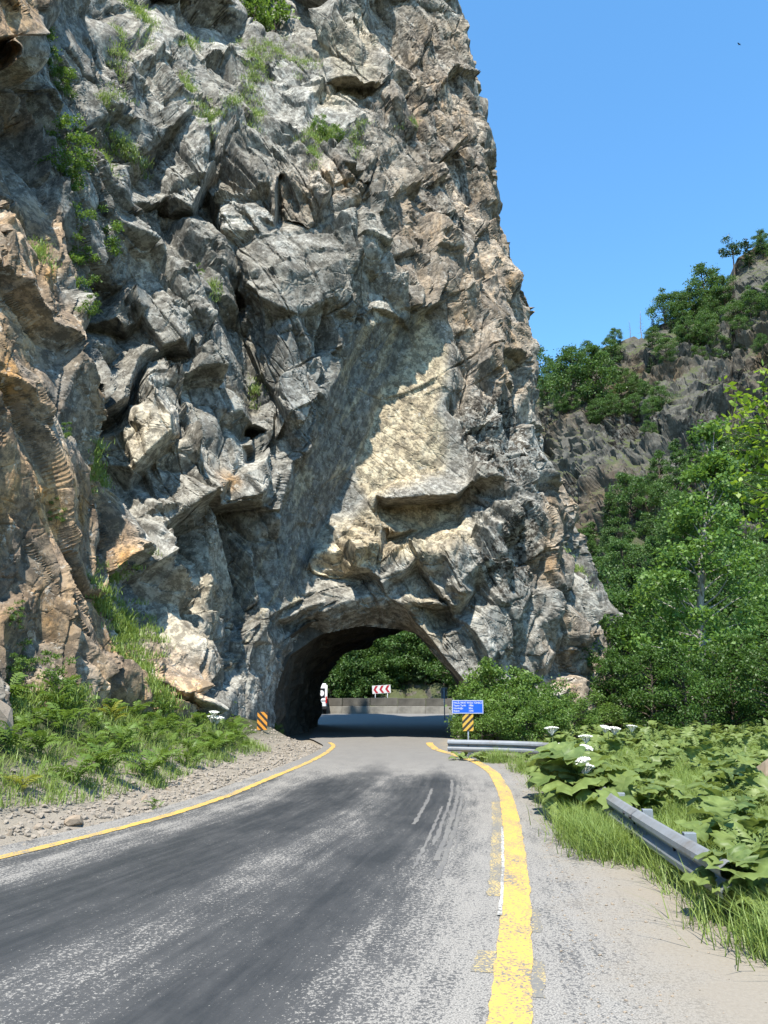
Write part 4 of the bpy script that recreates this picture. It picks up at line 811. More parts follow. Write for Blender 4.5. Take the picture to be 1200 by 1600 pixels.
def grass_mesh(name, P, n, h, spread, mat, seed, wid=0.012, lean=0.5):
    r = np.random.default_rng(seed); P = np.repeat(np.asarray(P), n, 0); m = len(P)
    b = P + np.c_[r.normal(size=(m, 2)) * spread, np.zeros(m) - 0.02]; hh = h * (0.5 + 0.9 * r.random(m)); a = r.random(m) * 6.283
    ld = np.stack([np.cos(a), np.sin(a), np.zeros(m)], 1) * (hh * lean * r.random(m))[:, None]; sd = np.stack([-np.sin(a), np.cos(a), np.zeros(m)], 1) * wid
    up = np.array([0, 0, 1.0]) * hh[:, None]
    V = np.stack([b - sd, b + sd, b + up * 0.6 + ld * 0.45 + sd * 0.7, b + up * 0.6 + ld * 0.45 - sd * 0.7, b + up * 0.92 + ld * 1.1], 1).reshape(-1, 3)
    i = np.arange(m)[:, None] * 5
    F = np.concatenate([i + np.array([[0, 1, 2]]), i + np.array([[0, 2, 3]]), i + np.array([[3, 2, 4]])], 0)
    return np_mesh(name, V, F, mat)
gp = []
r = np.random.default_rng(41)
for (x, y, rx, ry, ang, n) in [(212, 45, 12, 42, -35, 60), (190, 85, 8, 34, -25, 40), (203, 235, 6, 40, -28, 60), (285, 90, 22, 8, 10, 24), (285, 145, 6, 26, -15, 26), (318, 190, 12, 24, 0, 40), (345, 185, 20, 6, -20, 24), (400, 200, 10, 16, 0, 26), (395, 130, 16, 40, 10, 80), (440, 92, 55, 14, 8, 150),
                             (505, 205, 32, 10, 10, 90), (490, 235, 6, 16, 0, 20), (560, 215, 10, 14, 0, 20), (148, 730, 5, 34, -12, 60), (195, 955, 10, 60, -35, 130), (225, 1030, 10, 50, -25, 90), (180, 900, 8, 20, -20, 30), (120, 1090, 30, 20, 0, 60), (70, 1075, 16, 20, 0, 50), (240, 1090, 14, 30, -20, 50),
                             (60, 395, 8, 20, 0, 20), (400, 600, 4, 14, 0, 14), (335, 450, 4, 12, 0, 12), (905, 890, 6, 50, -32, 50), (640, 200, 8, 8, 0, 8), (160, 250, 10, 30, 0, 20), (165, 160, 14, 14, 0, 16)]:
    c, s = math.cos(math.radians(ang)), math.sin(math.radians(ang))
    for _ in range(n):
        u, v = r.normal() * rx * 0.55, r.normal() * ry * 0.55
        gp.append(cliff_at(x + u * c - v * s, y + u * s + v * c)[0])
o = obj('cliff_grass', grass_mesh('cliff_grass', gp, 34, 0.17, 0.14, L_GRASS, 42, 0.011, 1.1)); tag(o, 'grass tufts growing on the ledges of the cliff', 'grass', kind='stuff')

# ------------------------------------------------------------------ signs
M_GALV = plain('galvanised_steel', (0.30, 0.315, 0.33), 0.45, 0.15, 7, 0.55); M_GREY = plain('grey_sign_back', (0.23, 0.25, 0.27), 0.5, 0.1, 5, 0.3)
M_BLUE = plain('blue_sign_face', (0.010, 0.075, 0.42), 0.4, 0.06); M_LET = plain('white_sign_face', (0.50, 0.50, 0.49), 0.5, 0.05); M_RED = plain('red_sign_face', (0.30, 0.020, 0.030), 0.4, 0.1)
def stripes_mat(name, col, sgn, per):
    t = NT(name); sep = t.new('ShaderNodeSeparateXYZ'); t.put(sep.inputs[0], t.objc())
    f = t.math('FRACT', t.math('MULTIPLY', t.math('ADD', t.math('MULTIPLY', sep.outputs[0], sgn), sep.outputs[2]), 1 / per))
    c = t.mix(t.math('GREATER_THAN', f, 0.52), col, (0.020, 0.016, 0.012))
    return t.fin(t.mix(t.math('MULTIPLY', t.noise(t.objc(), 14, 5), 0.25), c, (0.12, 0.10, 0.08)), 0.4)
def plate(c, w, h, th=0.006, bev=0.0):
    return MB().box(c, (w, th, h), bev)
def marker(name, base, pw, ph, zc, mat, label, yaw=0.0):
    o = empty(name, tuple(base), yaw); H = zc + ph / 2
    obj('post', MB().tube([(0, 0.03, -0.15), (0, 0.03, H - 0.03)], 0.024, 10).mesh('post', M_GALV, True), o)
    pn = obj('panel', plate((0, 0, 0), pw, ph, 0.008, 0.002).mesh('panel', mat), o, (0, 0, zc))
    obj('back_brace', MB().box((0, 0.012, 0), (pw * 0.8, 0.012, 0.03)).mesh('back_brace', M_GALV), pn)
    for sx in (-1, 1): obj('bolt', MB().tube([(sx * pw * 0.2, -0.008, 0), (sx * pw * 0.2, 0.01, 0)], 0.008, 6).mesh('bolt', M_GALV), pn)
    return tag(o, label, 'sign')
pb = on_ground(408, 1172); pb[2] = gz(pb[0], pb[1]); k = 1 / ppm(pb + [0, 0, 0.8])
z_of = lambda py, P: float(at(600, py, P[1])[2])
marker('hazard_marker', pb, 15.5 * k, 27 * k, z_of(1126.5, pb) - pb[2], stripes_mat('orange_black_stripes', (0.55, 0.23, 0.025), 1.0, 0.205), 'orange and black striped hazard plate on a thin post left of the tunnel mouth', 0.06)
# right: blue information board above a striped plate on one post
sb = gplace(730, 22.3); sb[2] = gz(sb[0], sb[1]); k = 1 / ppm(sb + [0, 0, 1.0])
o = marker('tunnel_sign', sb, 17 * k, 26.5 * k, z_of(1128.5, sb) - sb[2], stripes_mat('yellow_black_stripes', (0.50, 0.30, 0.04), -1.0, 0.185), 'blue information board above a yellow and black striped plate, behind the guardrail', -0.05)
zc = z_of(1104.5, sb) - sb[2]; bw, bh = 49 * k, 20.5 * k
obj('upper_post', MB().tube([(0, 0.03, zc - bh), (0, 0.03, zc + bh / 2 - 0.02)], 0.022, 10).mesh('upper_post', M_GALV, True), o)
bd = obj('information_board', plate((0, 0, 0), bw, bh, 0.008).mesh('information_board', M_BLUE), o, (0, -0.012, zc))
fr = MB(); e = 0.014
for c, d in (((0, 0, bh / 2 - e), (bw - 0.01, 0.003, e)), ((0, 0, -bh / 2 + e), (bw - 0.01, 0.003, e)), ((bw / 2 - e, 0, 0), (e, 0.003, bh - 4 * e)), ((-bw / 2 + e, 0, 0), (e, 0.003, bh - 4 * e))): fr.box(c, d)
obj('border', fr.mesh('border', M_LET), bd, (0, -0.0065, 0))
def lettering(name, txt, size, mat, parent, loc, align='LEFT', bold=0.0):
    cu = bpy.data.curves.new(name, 'FONT'); cu.body = txt; cu.size = size; cu.align_x = align; cu.align_y = 'CENTER'; cu.extrude = 0.001; cu.offset = bold; cu.resolution_u = 3
    tmp = bpy.data.objects.new('tmp', cu); COL.objects.link(tmp); bpy.context.view_layer.update()
    me = bpy.data.meshes.new_from_object(tmp.evaluated_get(bpy.context.evaluated_depsgraph_get())); bpy.data.objects.remove(tmp)
    me.materials.clear(); me.materials.append(mat)
    return obj(name, me, parent, loc, (math.pi / 2, 0, 0))
ts = bh * 0.185
for j, (a_, b_) in enumerate((('HALİL RIFAT PAŞA TÜNELİ', ''), ('Yapım Tarihi', '1886'), ('Uzunluğu', '30m'), ('Rakım', '1545'))):
    z = bh * (0.30 - 0.2 * j)
    t_ = lettering('lettering', a_, ts, M_LET, bd, (-bw * 0.45, -0.0065, z), bold=0.0008)
    if j == 0:
        wd = max(v.co.x for v in t_.data.vertices); t_.scale = (bw * 0.9 / wd, 1, 1)
    if b_: lettering('lettering', b_, ts, M_LET, bd, (bw * 0.03, -0.0065, z), bold=0.0008)
# beyond the tunnel: parapet, chevron sign, the back of another sign, the minibus
Yp = 65.0; M_CONC = plain('weathered_concrete', (0.075, 0.069, 0.058), 0.9, 0.4, 1.2, bump=0.4); M_KERB = plain('pale_kerb_concrete', (0.17, 0.16, 0.138), 0.9, 0.3, 1.5, bump=0.4)
par = empty('concrete_parapet', (0, Yp, 0)); tag(par, 'low concrete block parapet across the road bend beyond the tunnel', 'parapet')
wv = lambda x: 0.6 - 0.012 * (x + 1) ** 2
xb = np.linspace(-13.2, 6.0, 9)
topz = z_of(1091, (0, Yp + 0.5, 0)); kz = z_of(1103.5, (0, Yp + 0.4, 0))
for k in range(len(xb) - 1):
    xa, xc = xb[k] + 0.02, xb[k + 1] - 0.02; m = 0.5 * (xa + xc); rz = math.atan2(wv(xc) - wv(xa), xc - xa)
    obj('block', MB().box((0, 0, 0), (xc - xa, 0.42, topz - kz), 0.03).mesh('block', M_CONC), par, (m, wv(m) + 0.5 + rng.normal() * 0.02, (topz + kz) / 2 + rng.normal() * 0.012), (0, 0, rz))
    obj('kerb', MB().box((0, 0, 0), (xc - xa + 0.03, 0.75, kz + 0.2), 0.04).mesh('kerb', M_KERB), par, (m, wv(m) + 0.45, (kz - 0.2) / 2 - 0.004 - 0.01 * (k % 2)), (0, 0, rz))
cs = np.array([float(at(596, 1078, Yp + 2.2)[0]), Yp + 2.2, 0.0]); k = 1 / ppm(cs); cw, ch = 29 * k, 12.5 * k; zc = z_of(1077, cs)
o = tag(empty('chevron_sign', tuple(cs), 0.06), 'red and white chevron board above the concrete parapet', 'sign')
for sx in (-0.33, 0.33): obj('post', MB().tube([(sx * cw, 0.04, -0.1), (sx * cw, 0.04, zc)], 0.035, 8).mesh('post', M_GALV, True), o)
bd = obj('board', plate((0, 0, 0), cw, ch, 0.02).mesh('board', M_LET), o, (0, 0, zc), (0, -0.06, 0))
for j in range(3):
    x0 = -cw * 0.44 + j * cw * 0.32; a_, h2 = cw * 0.13, ch * 0.45; tk = cw * 0.13
    mb = MB(); mb.poly([(x0 + a_, -0.013, h2), (x0, -0.013, 0), (x0 + tk, -0.013, 0), (x0 + a_ + tk, -0.013, h2)], (0, -0.003, 0)); mb.poly([(x0, -0.013, 0), (x0 + a_, -0.013, -h2), (x0 + a_ + tk, -0.013, -h2), (x0 + tk, -0.013, 0)], (0, -0.003, 0))
    obj('chevron', mb.mesh('chevron', M_RED), bd)
gs_ = np.array([float(at(694, 1083, 50)[0]), 50.0, 0.0]); k = 1 / ppm(gs_); zc = z_of(1083, gs_)
o = tag(empty('road_sign', tuple(gs_), 0.1), 'plain grey back of a narrow road sign beyond the tunnel', 'sign')
obj('post', MB().tube([(0, -0.03, -0.1), (0, -0.03, zc + 8 * k)], 0.035, 8).mesh('post', M_GALV, True), o)
pn = obj('panel', plate((0, 0.012, 0), 10 * k, 17 * k, 0.01).mesh('panel', M_GREY), o, (0, 0, zc))
for sz_ in (-0.5, 0.5): obj('bracket', MB().box((0, -0.002, sz_ * 8 * k), (0.2, 0.012, 0.05)).mesh('bracket', M_GALV), pn)

# minibus
M_VAN = plain('white_van_paint', (0.62, 0.62, 0.62), 0.25, 0.03); M_BLK = plain('black_plastic', (0.018, 0.018, 0.02), 0.6, 0.2); M_TYRE = plain('tyre_rubber', (0.016, 0.016, 0.016), 0.9, 0.2)
M_TAIL = plain('tail_light', (0.35, 0.012, 0.012), 0.25, 0.1); M_RIM = plain('steel_rim', (0.35, 0.35, 0.36), 0.4, 0.1, 5, 0.7)
t = NT('tinted_glass'); M_GLASS = t.fin(t.mix(t.noise(t.objc(), 2), (0.012, 0.014, 0.016), (0.02, 0.022, 0.025)), 0.06, spec=0.6)
vb = on_ground(511, 1116); kv = 1 / ppm(vb); VH = 47 * kv; VW = 2.05
van = tag(empty('minibus', (float(vb[0]) - VW / 2, float(vb[1]), 0), math.radians(8)), 'white minibus seen from behind, half hidden by the dark tunnel wall', 'minibus')
mb = MB(); prof = [(0.0, 0.42), (-0.03, 0.95), (0.10, VH - 0.35), (0.24, VH - 0.06), (0.45, VH), (3.9, VH - 0.03), (4.3, VH - 0.22), (4.95, 1.35), (5.55, 1.12), (5.7, 0.75), (5.65, 0.42)]
mb.poly([(-VW / 2, y, z) for y, z in prof], (VW, 0, 0)); bmesh.ops.bevel(mb.bm, geom=[e for e in mb.bm.edges if abs(e.verts[0].co.x - e.verts[1].co.x) < 1e-4], offset=0.12, segments=3, affect='EDGES')
body = obj('body', mb.mesh('body', M_VAN, False), van)
rw = obj('rear_window', MB().box((0, 0, 0), (VW * 0.80, 0.02, 0.78), 0.006).mesh('rear_window', M_GLASS), van, (0, 0.028, VH - 0.78), (math.radians(-6), 0, 0))
obj('sticker', MB().tube([(0.52, -0.016, -0.02), (0.52, -0.010, -0.02)], 0.24, 24).mesh('sticker', M_LET), rw)
obj('bumper', MB().box((0, -0.05, 0.52), (VW * 0.98, 0.22, 0.26), 0.05).mesh('bumper', M_BLK), van)
obj('trim_strip', MB().box((0, -0.035, 1.08), (VW * 0.86, 0.03, 0.06), 0.008).mesh('trim_strip', M_BLK), van)
obj('licence_plate', MB().box((0, -0.045, 0.88), (0.52, 0.02, 0.12), 0.004).mesh('licence_plate', M_LET), van)
for sx in (-1, 1):
    obj('tail_light', MB().box((sx * VW * 0.455, -0.012, 1.15), (0.13, 0.07, 0.55), 0.02).mesh('tail_light', M_TAIL), van)
    obj('side_window', MB().box((sx * (VW / 2 + 0.002), 2.3, VH - 0.78), (0.02, 3.4, 0.62), 0.006).mesh('side_window', M_GLASS), van)
    for y in (0.95, 4.6):
        wh = obj('wheel', MB().tube([(sx * (VW / 2 - 0.26), y, 0.34), (sx * (VW / 2 - 0.02), y, 0.34)], 0.34, 20).mesh('wheel', M_TYRE, False), van)
        obj('rim', MB().tube([(sx * (VW / 2 - 0.022), y, 0.34), (sx * (VW / 2 - 0.008), y, 0.34)], 0.2, 14).mesh('rim', M_RIM), wh)

# ------------------------------------------------------------------ guardrail
RP = np.array([(1.75, 21.2), (2.6, 20.9), (3.5, 20.5), (4.05, 20.1), (4.35, 19.4), (4.25, 18.3), (4.0, 16.5), (3.55, 13.5), (3.15, 11.5), (2.86, 9.9), (2.74, 8.4), (2.66, 7.2), (2.60, 6.05)])
RS = resample(RP, 120); RS[1:-1] = 0.25 * RS[:-2] + 0.5 * RS[1:-1] + 0.25 * RS[2:]
RZT = 0.47
prof = np.array([(0.000, 0.155), (0.018, 0.150), (0.075, 0.105), (0.080, 0.062), (0.072, 0.045), (0.004, 0.012), (0.004, -0.012), (0.072, -0.045), (0.080, -0.062), (0.075, -0.105), (0.018, -0.150), (0.0, -0.155)])
prof = np.concatenate([prof, (prof + np.array([-0.006, 0]))[::-1]])
def rail_beam(i0, i1, off=0.0):
    q = RS[i0:i1 + 1]; d = np.gradient(RS, axis=0)[i0:i1 + 1]; d /= np.linalg.norm(d, axis=1, keepdims=True); n = np.stack([d[:, 1], -d[:, 0]], 1)   # towards the road
    V = np.concatenate([(q[:, None, :] + n[:, None, :] * (prof[None, :, :1] + off)), np.broadcast_to(RZT - 0.155 + prof[None, :, 1:], (len(q), len(prof), 1))], 2)
    m = len(prof); i = np.arange(len(q) * m).reshape(len(q), m)
    F = np.stack([i[:-1], i[1:], np.roll(i[1:], -1, 1), np.roll(i[:-1], -1, 1)], -1).reshape(-1, 4)
    return np_mesh('rail_beam', V.reshape(-1, 3), F, M_RAIL)
t = NT('weathered_rail_steel'); n_ = t.noise(t.pos(), 4.0, 6, 0.65)
M_RAIL = t.fin(t.mix(t.math('MULTIPLY', t.ramp(t.noise(t.pos(), 1.6, 7, 0.75), [(0.5, 0.0), (0.66, 1.0)]), 0.55), t.mix(n_, (0.16, 0.17, 0.18), (0.27, 0.285, 0.30)), (0.13, 0.105, 0.08)), 0.5, t.bump(n_, 0.15, 0.01), metal=0.25)
gr = empty('guardrail', (0, 0, 0)); tag(gr, 'weathered steel guardrail bending along the right verge under big leaves', 'guardrail')
cuts = [0, 27, 52, 78, 100, 119]
for k in range(len(cuts) - 1): obj('rail_beam', rail_beam(cuts[k], min(119, cuts[k + 1] + 1), 0.007 * (k % 2)), gr)
ps = MB().box((0, 0, 0), (0.11, 0.07, 0.72), 0.006).mesh('post', M_GALV); bs = MB().box((0, 0, 0), (0.07, 0.12, 0.16), 0.004).mesh('spacer', M_BLK)
bt = MB().tube([(0, 0, 0), (0.02, 0, 0)], 0.018, 6).mesh('bolt', M_BLK)
dR = np.gradient(RS, axis=0); dR /= np.linalg.norm(dR, axis=1, keepdims=True)
for i in (4, 27, 44, 60, 78, 90, 100, 110):
    n = np.array([dR[i, 1], -dR[i, 0]]); a = math.atan2(n[1], n[0]); q = RS[i] - n * 0.13
    po = obj('post', ps, gr, (q[0], q[1], 0.10), (0, 0, a)); q2 = RS[i] - n * 0.05
    obj('spacer', bs, gr, (q2[0], q2[1], RZT - 0.155), (0, 0, a)); q3 = RS[i] + n * 0.006
    obj('bolt', bt, gr, (q3[0], q3[1], RZT - 0.155), (0, 0, a))
for i in (99, 101):
    for dz in (0.083, -0.083):
        n = np.array([dR[i, 1], -dR[i, 0]]); q3 = RS[i] + n * 0.082; obj('bolt', bt, gr, (q3[0], q3[1], RZT - 0.155 + dz), (0, 0, math.atan2(n[1], n[0])))

# ------------------------------------------------------------------ leafy plants
def hog_leaf(seed, L=0.62, W=0.30):
    r = np.random.default_rng(seed); n = 22; t = np.linspace(0, 1, n); st = 0.28
    b = np.clip((t - st) / (1 - st), 0, 1)
    w = np.where(t < st, 0.008, W * np.sin(np.pi * np.clip(b * 0.93 + 0.07, 0, 1)) ** 0.75 * (0.42 + 0.58 * np.abs(np.sin(b * np.pi * 3.6 + 0.9)) ** 0.8))
    z = 0.34 * L * np.sin(t * 2.1) - 0.30 * L * t ** 2.4
    rows = []
    for k in range(n):
        lift = 0.22 * w[k]; j = r.normal(size=2) * 0.02 * (t[k] > st)
        rows.append([(t[k] * L + 0.18 * w[k], -w[k], z[k] + lift * 0.2 + j[0]), (t[k] * L + 0.06 * w[k], -w[k] * 0.5, z[k] + lift + j[0]), (t[k] * L, 0, z[k]), (t[k] * L + 0.06 * w[k], w[k] * 0.5, z[k] + lift + j[1]), (t[k] * L + 0.18 * w[k], w[k], z[k] + lift * 0.2 + j[1])])
    return np.array(rows).reshape(-1, 3), grid_faces(n, 5)
def pin_leaf(seed, L=0.62, pairs=9):
    r = np.random.default_rng(seed); V, F = [], []
    arch = lambda t: 0.36 * L * np.sin(t * 2.0) - 0.26 * L * t ** 2.2
    for k in range(10):
        t = k / 9; w = 0.010 * (1 - t) + 0.003; V += [(t * L, -w, arch(t)), (t * L, w, arch(t))]
        if k: i = len(V) - 4; F.append((i, i + 2, i + 3, i + 1))
    for k in range(pairs):
        t = 0.22 + 0.76 * k / (pairs - 1); ll = 0.30 * L * math.sin(math.pi * (0.20 + 0.72 * k / (pairs - 1))) * r.uniform(0.85, 1.1); lw = 0.085 * L
        for s in (-1, 1):
            o = np.array([t * L, 0, arch(t)]); d = np.array([0.55, s * 0.83, -0.12 + r.normal() * 0.08]); d /= np.linalg.norm(d); q = np.array([-s * d[1], s * d[0], 0.0]) * s
            i = len(V); m1 = o + d * ll * 0.4; m2 = o + d * ll * 0.72
            V += [o, m1 + q * lw * 0.5 + (0, 0, 0.02), m1 - q * lw * 0.5 + (0, 0, 0.02), m2 + q * lw * 0.34, m2 - q * lw * 0.34, o + d * ll + (0, 0, -0.03)]
            F += [(i, i + 2, i + 4, i + 1), (i + 1, i + 4, i + 5, i + 3)]
    return np.array([tuple(v) for v in V]), np.array(F)
HOG = [hog_leaf(300 + k) for k in range(4)]; PIN = [pin_leaf(310 + k) for k in range(3)]
HOGM = [np_mesh('leaf', v, f, L_BIG, True) for v, f in HOG]; PINM = [np_mesh('leaf', v, f, L_FERN, True) for v, f in PIN]; YELM = [np_mesh('leaf', v, f, L_YEL, True) for v, f in PIN]
def umbel_mesh(seed, R=0.11):
    r = np.random.default_rng(seed); mb = MB()
    for k in range(26):
        a, q = k * 2.4, R * math.sqrt((k + 0.5) / 26); c = Vector((math.cos(a) * q, math.sin(a) * q, 0.035 - 1.6 * q * q))
        mb.bm.verts.ensure_lookup_table(); s = bmesh.ops.create_icosphere(mb.bm, subdivisions=1, radius=0.021)
        for v in s['verts']: v.co = Vector((v.co.x, v.co.y, v.co.z * 0.6)) * (1 + r.normal() * 0.18) + c
        mb.tube([(0, 0, -0.10), c], [0.003, 0.002], 4, False)
    return mb.mesh('flower_head', M_WHITE)
UMB = [umbel_mesh(320), umbel_mesh(321)]
STEM = MB().tube([(0, 0, -0.05), (0.02, 0, 0.5), (0, 0.01, 1.0)], [0.018, 0.014, 0.008], 7).mesh('stem', M_STEM, True)
def leafy_plant(name, loc, nl, meshes, size, label, group, seed, flowers=0, fh=1.0, elev=(0.15, 0.9), cat='plant', toward=None, fan=3.14):
    r = np.random.default_rng(seed); o = empty(name, tuple(float(q) for q in loc), r.uniform(0, 6.28) if toward is None else 0.0); tag(o, label, cat, group)
    for k in range(nl):
        a = k * 2.39996 + r.normal() * 0.3 if toward is None else toward + r.uniform(-fan, fan)
        s = size * r.uniform(0.7, 1.15); el = -r.uniform(*elev)
        obj('leaf', meshes[int(r.integers(len(meshes)))], o, (r.normal() * 0.03, r.normal() * 0.03, r.uniform(0.0, 0.25) * size), (r.normal() * 0.25, el, a), s)
    for k in range(flowers):
        x, y = r.normal(size=2) * 0.12 * (k > 0); h = fh * r.uniform(0.85, 1.1)
        obj('stem', STEM, o, (x, y, 0), (r.normal() * 0.06, r.normal() * 0.06, 0), (1, 1, h))
        obj('flower_head', UMB[k % 2], o, (x, y, h + 0.02), (r.normal() * 0.12, r.normal() * 0.12, 0), r.uniform(1.0, 1.5))
    return o
def gpt(x, y): return (x, y, gz(x, y) - 0.02)
# right verge, big-leaved
leafy_plant('hogweed', gpt(2.85, 11.2), 18, HOGM, 1.45, 'tallest hogweed with white flower heads leaning over the guardrail onto the road edge', None, 1, 4, 0.78)
leafy_plant('hogweed', gpt(2.95, 12.9), 15, HOGM, 1.35, 'hogweed with two broad white flower heads where the guardrail bends', None, 2, 3, 0.82)
leafy_plant('hogweed', gpt(3.15, 10.2), 12, HOGM, 0.95, 'leafy hogweed sprawling over the middle of the guardrail', None, 3)
leafy_plant('hogweed', gpt(2.75, 11.0), 8, HOGM, 0.85, 'hogweed leaves spilling onto the gravel in front of the guardrail', None, 4, elev=(-0.1, 0.5))
leafy_plant('hogweed', gpt(2.82, 6.25), 15, HOGM, 0.80, 'hogweed with pale leaves folded over the end of the guardrail', None, 5, elev=(0.25, 0.95))
leafy_plant('hogweed', gpt(3.55, 6.5), 9, HOGM, 0.80, 'hogweed clump just behind the guardrail end', None, 6)
leafy_plant('hogweed', gpt(2.72, 7.3), 5, HOGM, 0.34, 'small leafy seedling on the gravel under the guardrail', None, 7)
k = 0; r = np.random.default_rng(77)
for (x, y, f) in [(3.7, 14.2, 1), (4.6, 13.4, 0), (5.4, 15.5, 0), (4.3, 16.5, 1), (6.4, 17.5, 0), (5.2, 12.1, 0), (4.0, 11.3, 0), (6.0, 13.5, 0), (7.2, 15.2, 0), (4.2, 9.6, 0), (5.0, 10.4, 0), (7.6, 19, 0), (5.6, 19.5, 2), (3.9, 18, 1), (8.4, 17, 0), (6.6, 11.6, 0), (3.75, 8.3, 0), (4.7, 20.5, 0), (6.9, 21.5, 1), (9.2, 20.5, 0)]:
    k += 1
    leafy_plant('hogweed', gpt(x, y), 11, HOGM, r.uniform(0.7, 0.95), ('white-flowered hogweed' if f else 'broad-leaved hogweed') + ' among the field plants behind the guardrail', 'white-flowered hogweeds in the field' if f else 'flowerless hogweeds in the field', 400 + k, f, r.uniform(0.75, 0.95))
for k, (x, y) in enumerate([(2.0, 20.4), (2.5, 20.0), (3.0, 19.8), (3.5, 19.4), (2.3, 21.6), (3.2, 21.4), (3.85, 18.4), (3.6, 17.3), (3.3, 16.2), (3.05, 14.8)]):
    leafy_plant('verge_plant', gpt(x, y), 7, HOGM, r.uniform(0.4, 0.6), 'low leafy plant at the foot of the far guardrail bend', 'low plants along the far guardrail', 450 + k)
# left bank, divided leaves
def left_x(y, e): return float(np.interp(y, Yr, xl)) - 0.35 - e
LB = []
for _ in range(4000):
    y = r.uniform(7.5, 25.0); e = 1.25 + r.random() * (2.2 if y > 17 else 3.4); p = (left_x(y, e), y)
    mx = float(project(np.array([[p[0], p[1], 0.5]]))[0][0])
    if not (y > 17 and 372 < mx < 470) and all((p[0] - q[0]) ** 2 + (p[1] - q[1]) ** 2 > 0.62 ** 2 for q in LB): LB.append(p)
    if len(LB) >= 74: break
for k, (x, y) in enumerate(LB):
    yl = k % 7 == 5; fl = k == 13
    leafy_plant('fern_plant', gpt(x, y), 11, YELM if yl else PINM, r.uniform(0.5, 0.85) * (0.8 if yl else 1), 'yellow-green leafy plant on the bank below the brown rock' if yl else ('divided-leaf plant with white flower heads on the left bank' if fl else 'green divided-leaf plant on the left bank'),
                'yellow-green plants on the left bank' if yl else ('white-flowered plants on the left bank' if fl else 'divided-leaf plants on the left bank'), 500 + k, 2 if fl else 0, 0.8)
for (px, py, n) in [(288, 1140, 4), (318, 1150, 4), (335, 1165, 3)]:
    q = on_ground(px, py + 32); leafy_plant('hogweed', gpt(float(q[0]), float(q[1])), 8, PINM, 0.7, 'white umbel-flowered plant against the rock foot on the left bank', 'white-flowered plants at the left rock foot', 600 + px, n, 0.75)
q = on_ground(240, 1262); leafy_plant('fern_plant', gpt(float(q[0]), float(q[1])), 7, PINM, 0.3, 'lone small plant sprouting from the stony left verge', None, 640)

# field of leaves, grass: too many to count
def scatter_mesh(name, pts, protos, size, mat, seed, elev=(0.1, 0.9)):
    r = np.random.default_rng(seed); Vs, Fs, b = [], [], 0
    for p in pts:
        v, f = protos[int(r.integers(len(protos)))]; s = size * r.uniform(0.45, 1.3)
        m = np.array(Matrix.Rotation(r.uniform(0, 6.283), 3, 'Z') @ Matrix.Rotation(-r.uniform(*elev), 3, 'Y') @ Matrix.Rotation(r.normal() * 0.25, 3, 'X'))
        Vs.append((v * s) @ m.T + p); Fs.append(f + b); b += len(v)
    return np_mesh(name, np.concatenate(Vs), np.concatenate(Fs), mat, True)
fp = []
while len(fp) < 1900:
    x, y = r.uniform(3, 24), r.uniform(6.5, 27)
    rx = float(np.interp(y, RS[::-1][:, 1], RS[::-1][:, 0])) if y < 19.5 else 4.6
    if x > rx + 0.35 and x < 0.62 * y + 3 and vnoise(np.array([[x * 0.45, y * 0.45, 0.0]]), 3)[0] > -0.12 - 0.02 * (y - 10): fp.append((x, y, gz(x, y) + r.uniform(0, 0.35)))
o = obj('field_leaves', scatter_mesh('field_leaves', fp, HOG[:2] + PIN + HOG[2:], 0.58, L_BIG, 71, (0.0, 1.25))); tag(o, 'mass of broad green leaves filling the field behind the guardrail', 'leaves', kind='stuff')
fg = []
while len(fg) < 8000:
    y = r.uniform(4.5, 24); rx = float(np.interp(y, RS[::-1][:, 1], RS[::-1][:, 0])) if y < 19.5 else 4.4
    x = rx + r.uniform(-0.1, 7.0) ** 1.0
    if y < 6.2: x = 2.75 + r.random() * 3 + (6.2 - y) * 0.35
    if x < 0.62 * y + 3: fg.append((x, y, gz(x, y)))
for (cx, cy, n, s) in [(2.45, 9.4, 90, 0.16), (2.45, 8.6, 60, 0.16), (4.6, 10.6, 160, 0.5), (5.6, 12.6, 160, 0.6), (4.4, 8.6, 120, 0.4), (7.2, 15.5, 160, 0.8), (2.9, 5.7, 110, 0.22), (3.3, 5.3, 110, 0.25), (2.6, 10.4, 60, 0.15), (2.75, 12.2, 40, 0.15), (3.1, 14.5, 40, 0.18), (3.3, 17.5, 40, 0.2), (2.9, 19.9, 40, 0.2)]:
    for _ in range(n):
        x, y = cx + r.normal() * s, cy + r.normal() * s * 1.6; fg.append((x, y, max(gz(x, y), 0.0)))
o = obj('field_grass', grass_mesh('field_grass', fg, 18, 0.31, 0.09, L_GRASS, 72, 0.005, 1.3)); tag(o, 'long grass tufts along and behind the guardrail', 'grass', kind='stuff')
lg = []
while len(lg) < 1000:
    y = r.uniform(7.0, 21.5); e = 1.1 + abs(r.normal()) * 1.6; x = left_x(y, e); lg.append((x, y, gz(x, y)))
o = obj('bank_grass', grass_mesh('bank_grass', lg, 18, 0.19, 0.10, L_GRASS, 73, 0.006, 1.2)); tag(o, 'grass growing among the plants on the left bank', 'grass', kind='stuff')
lf = [(left_x(y, e), y) for y, e in zip(r.uniform(7.5, 21.5, 420), 1.35 + r.random(420) * 3.4)]
o = obj('bank_leaves', scatter_mesh('bank_leaves', [(x, y, gz(x, y) + 0.02) for x, y in lf], PIN, 0.55, L_FERN, 74)); tag(o, 'undergrowth of small divided leaves covering the left bank', 'leaves', kind='stuff')

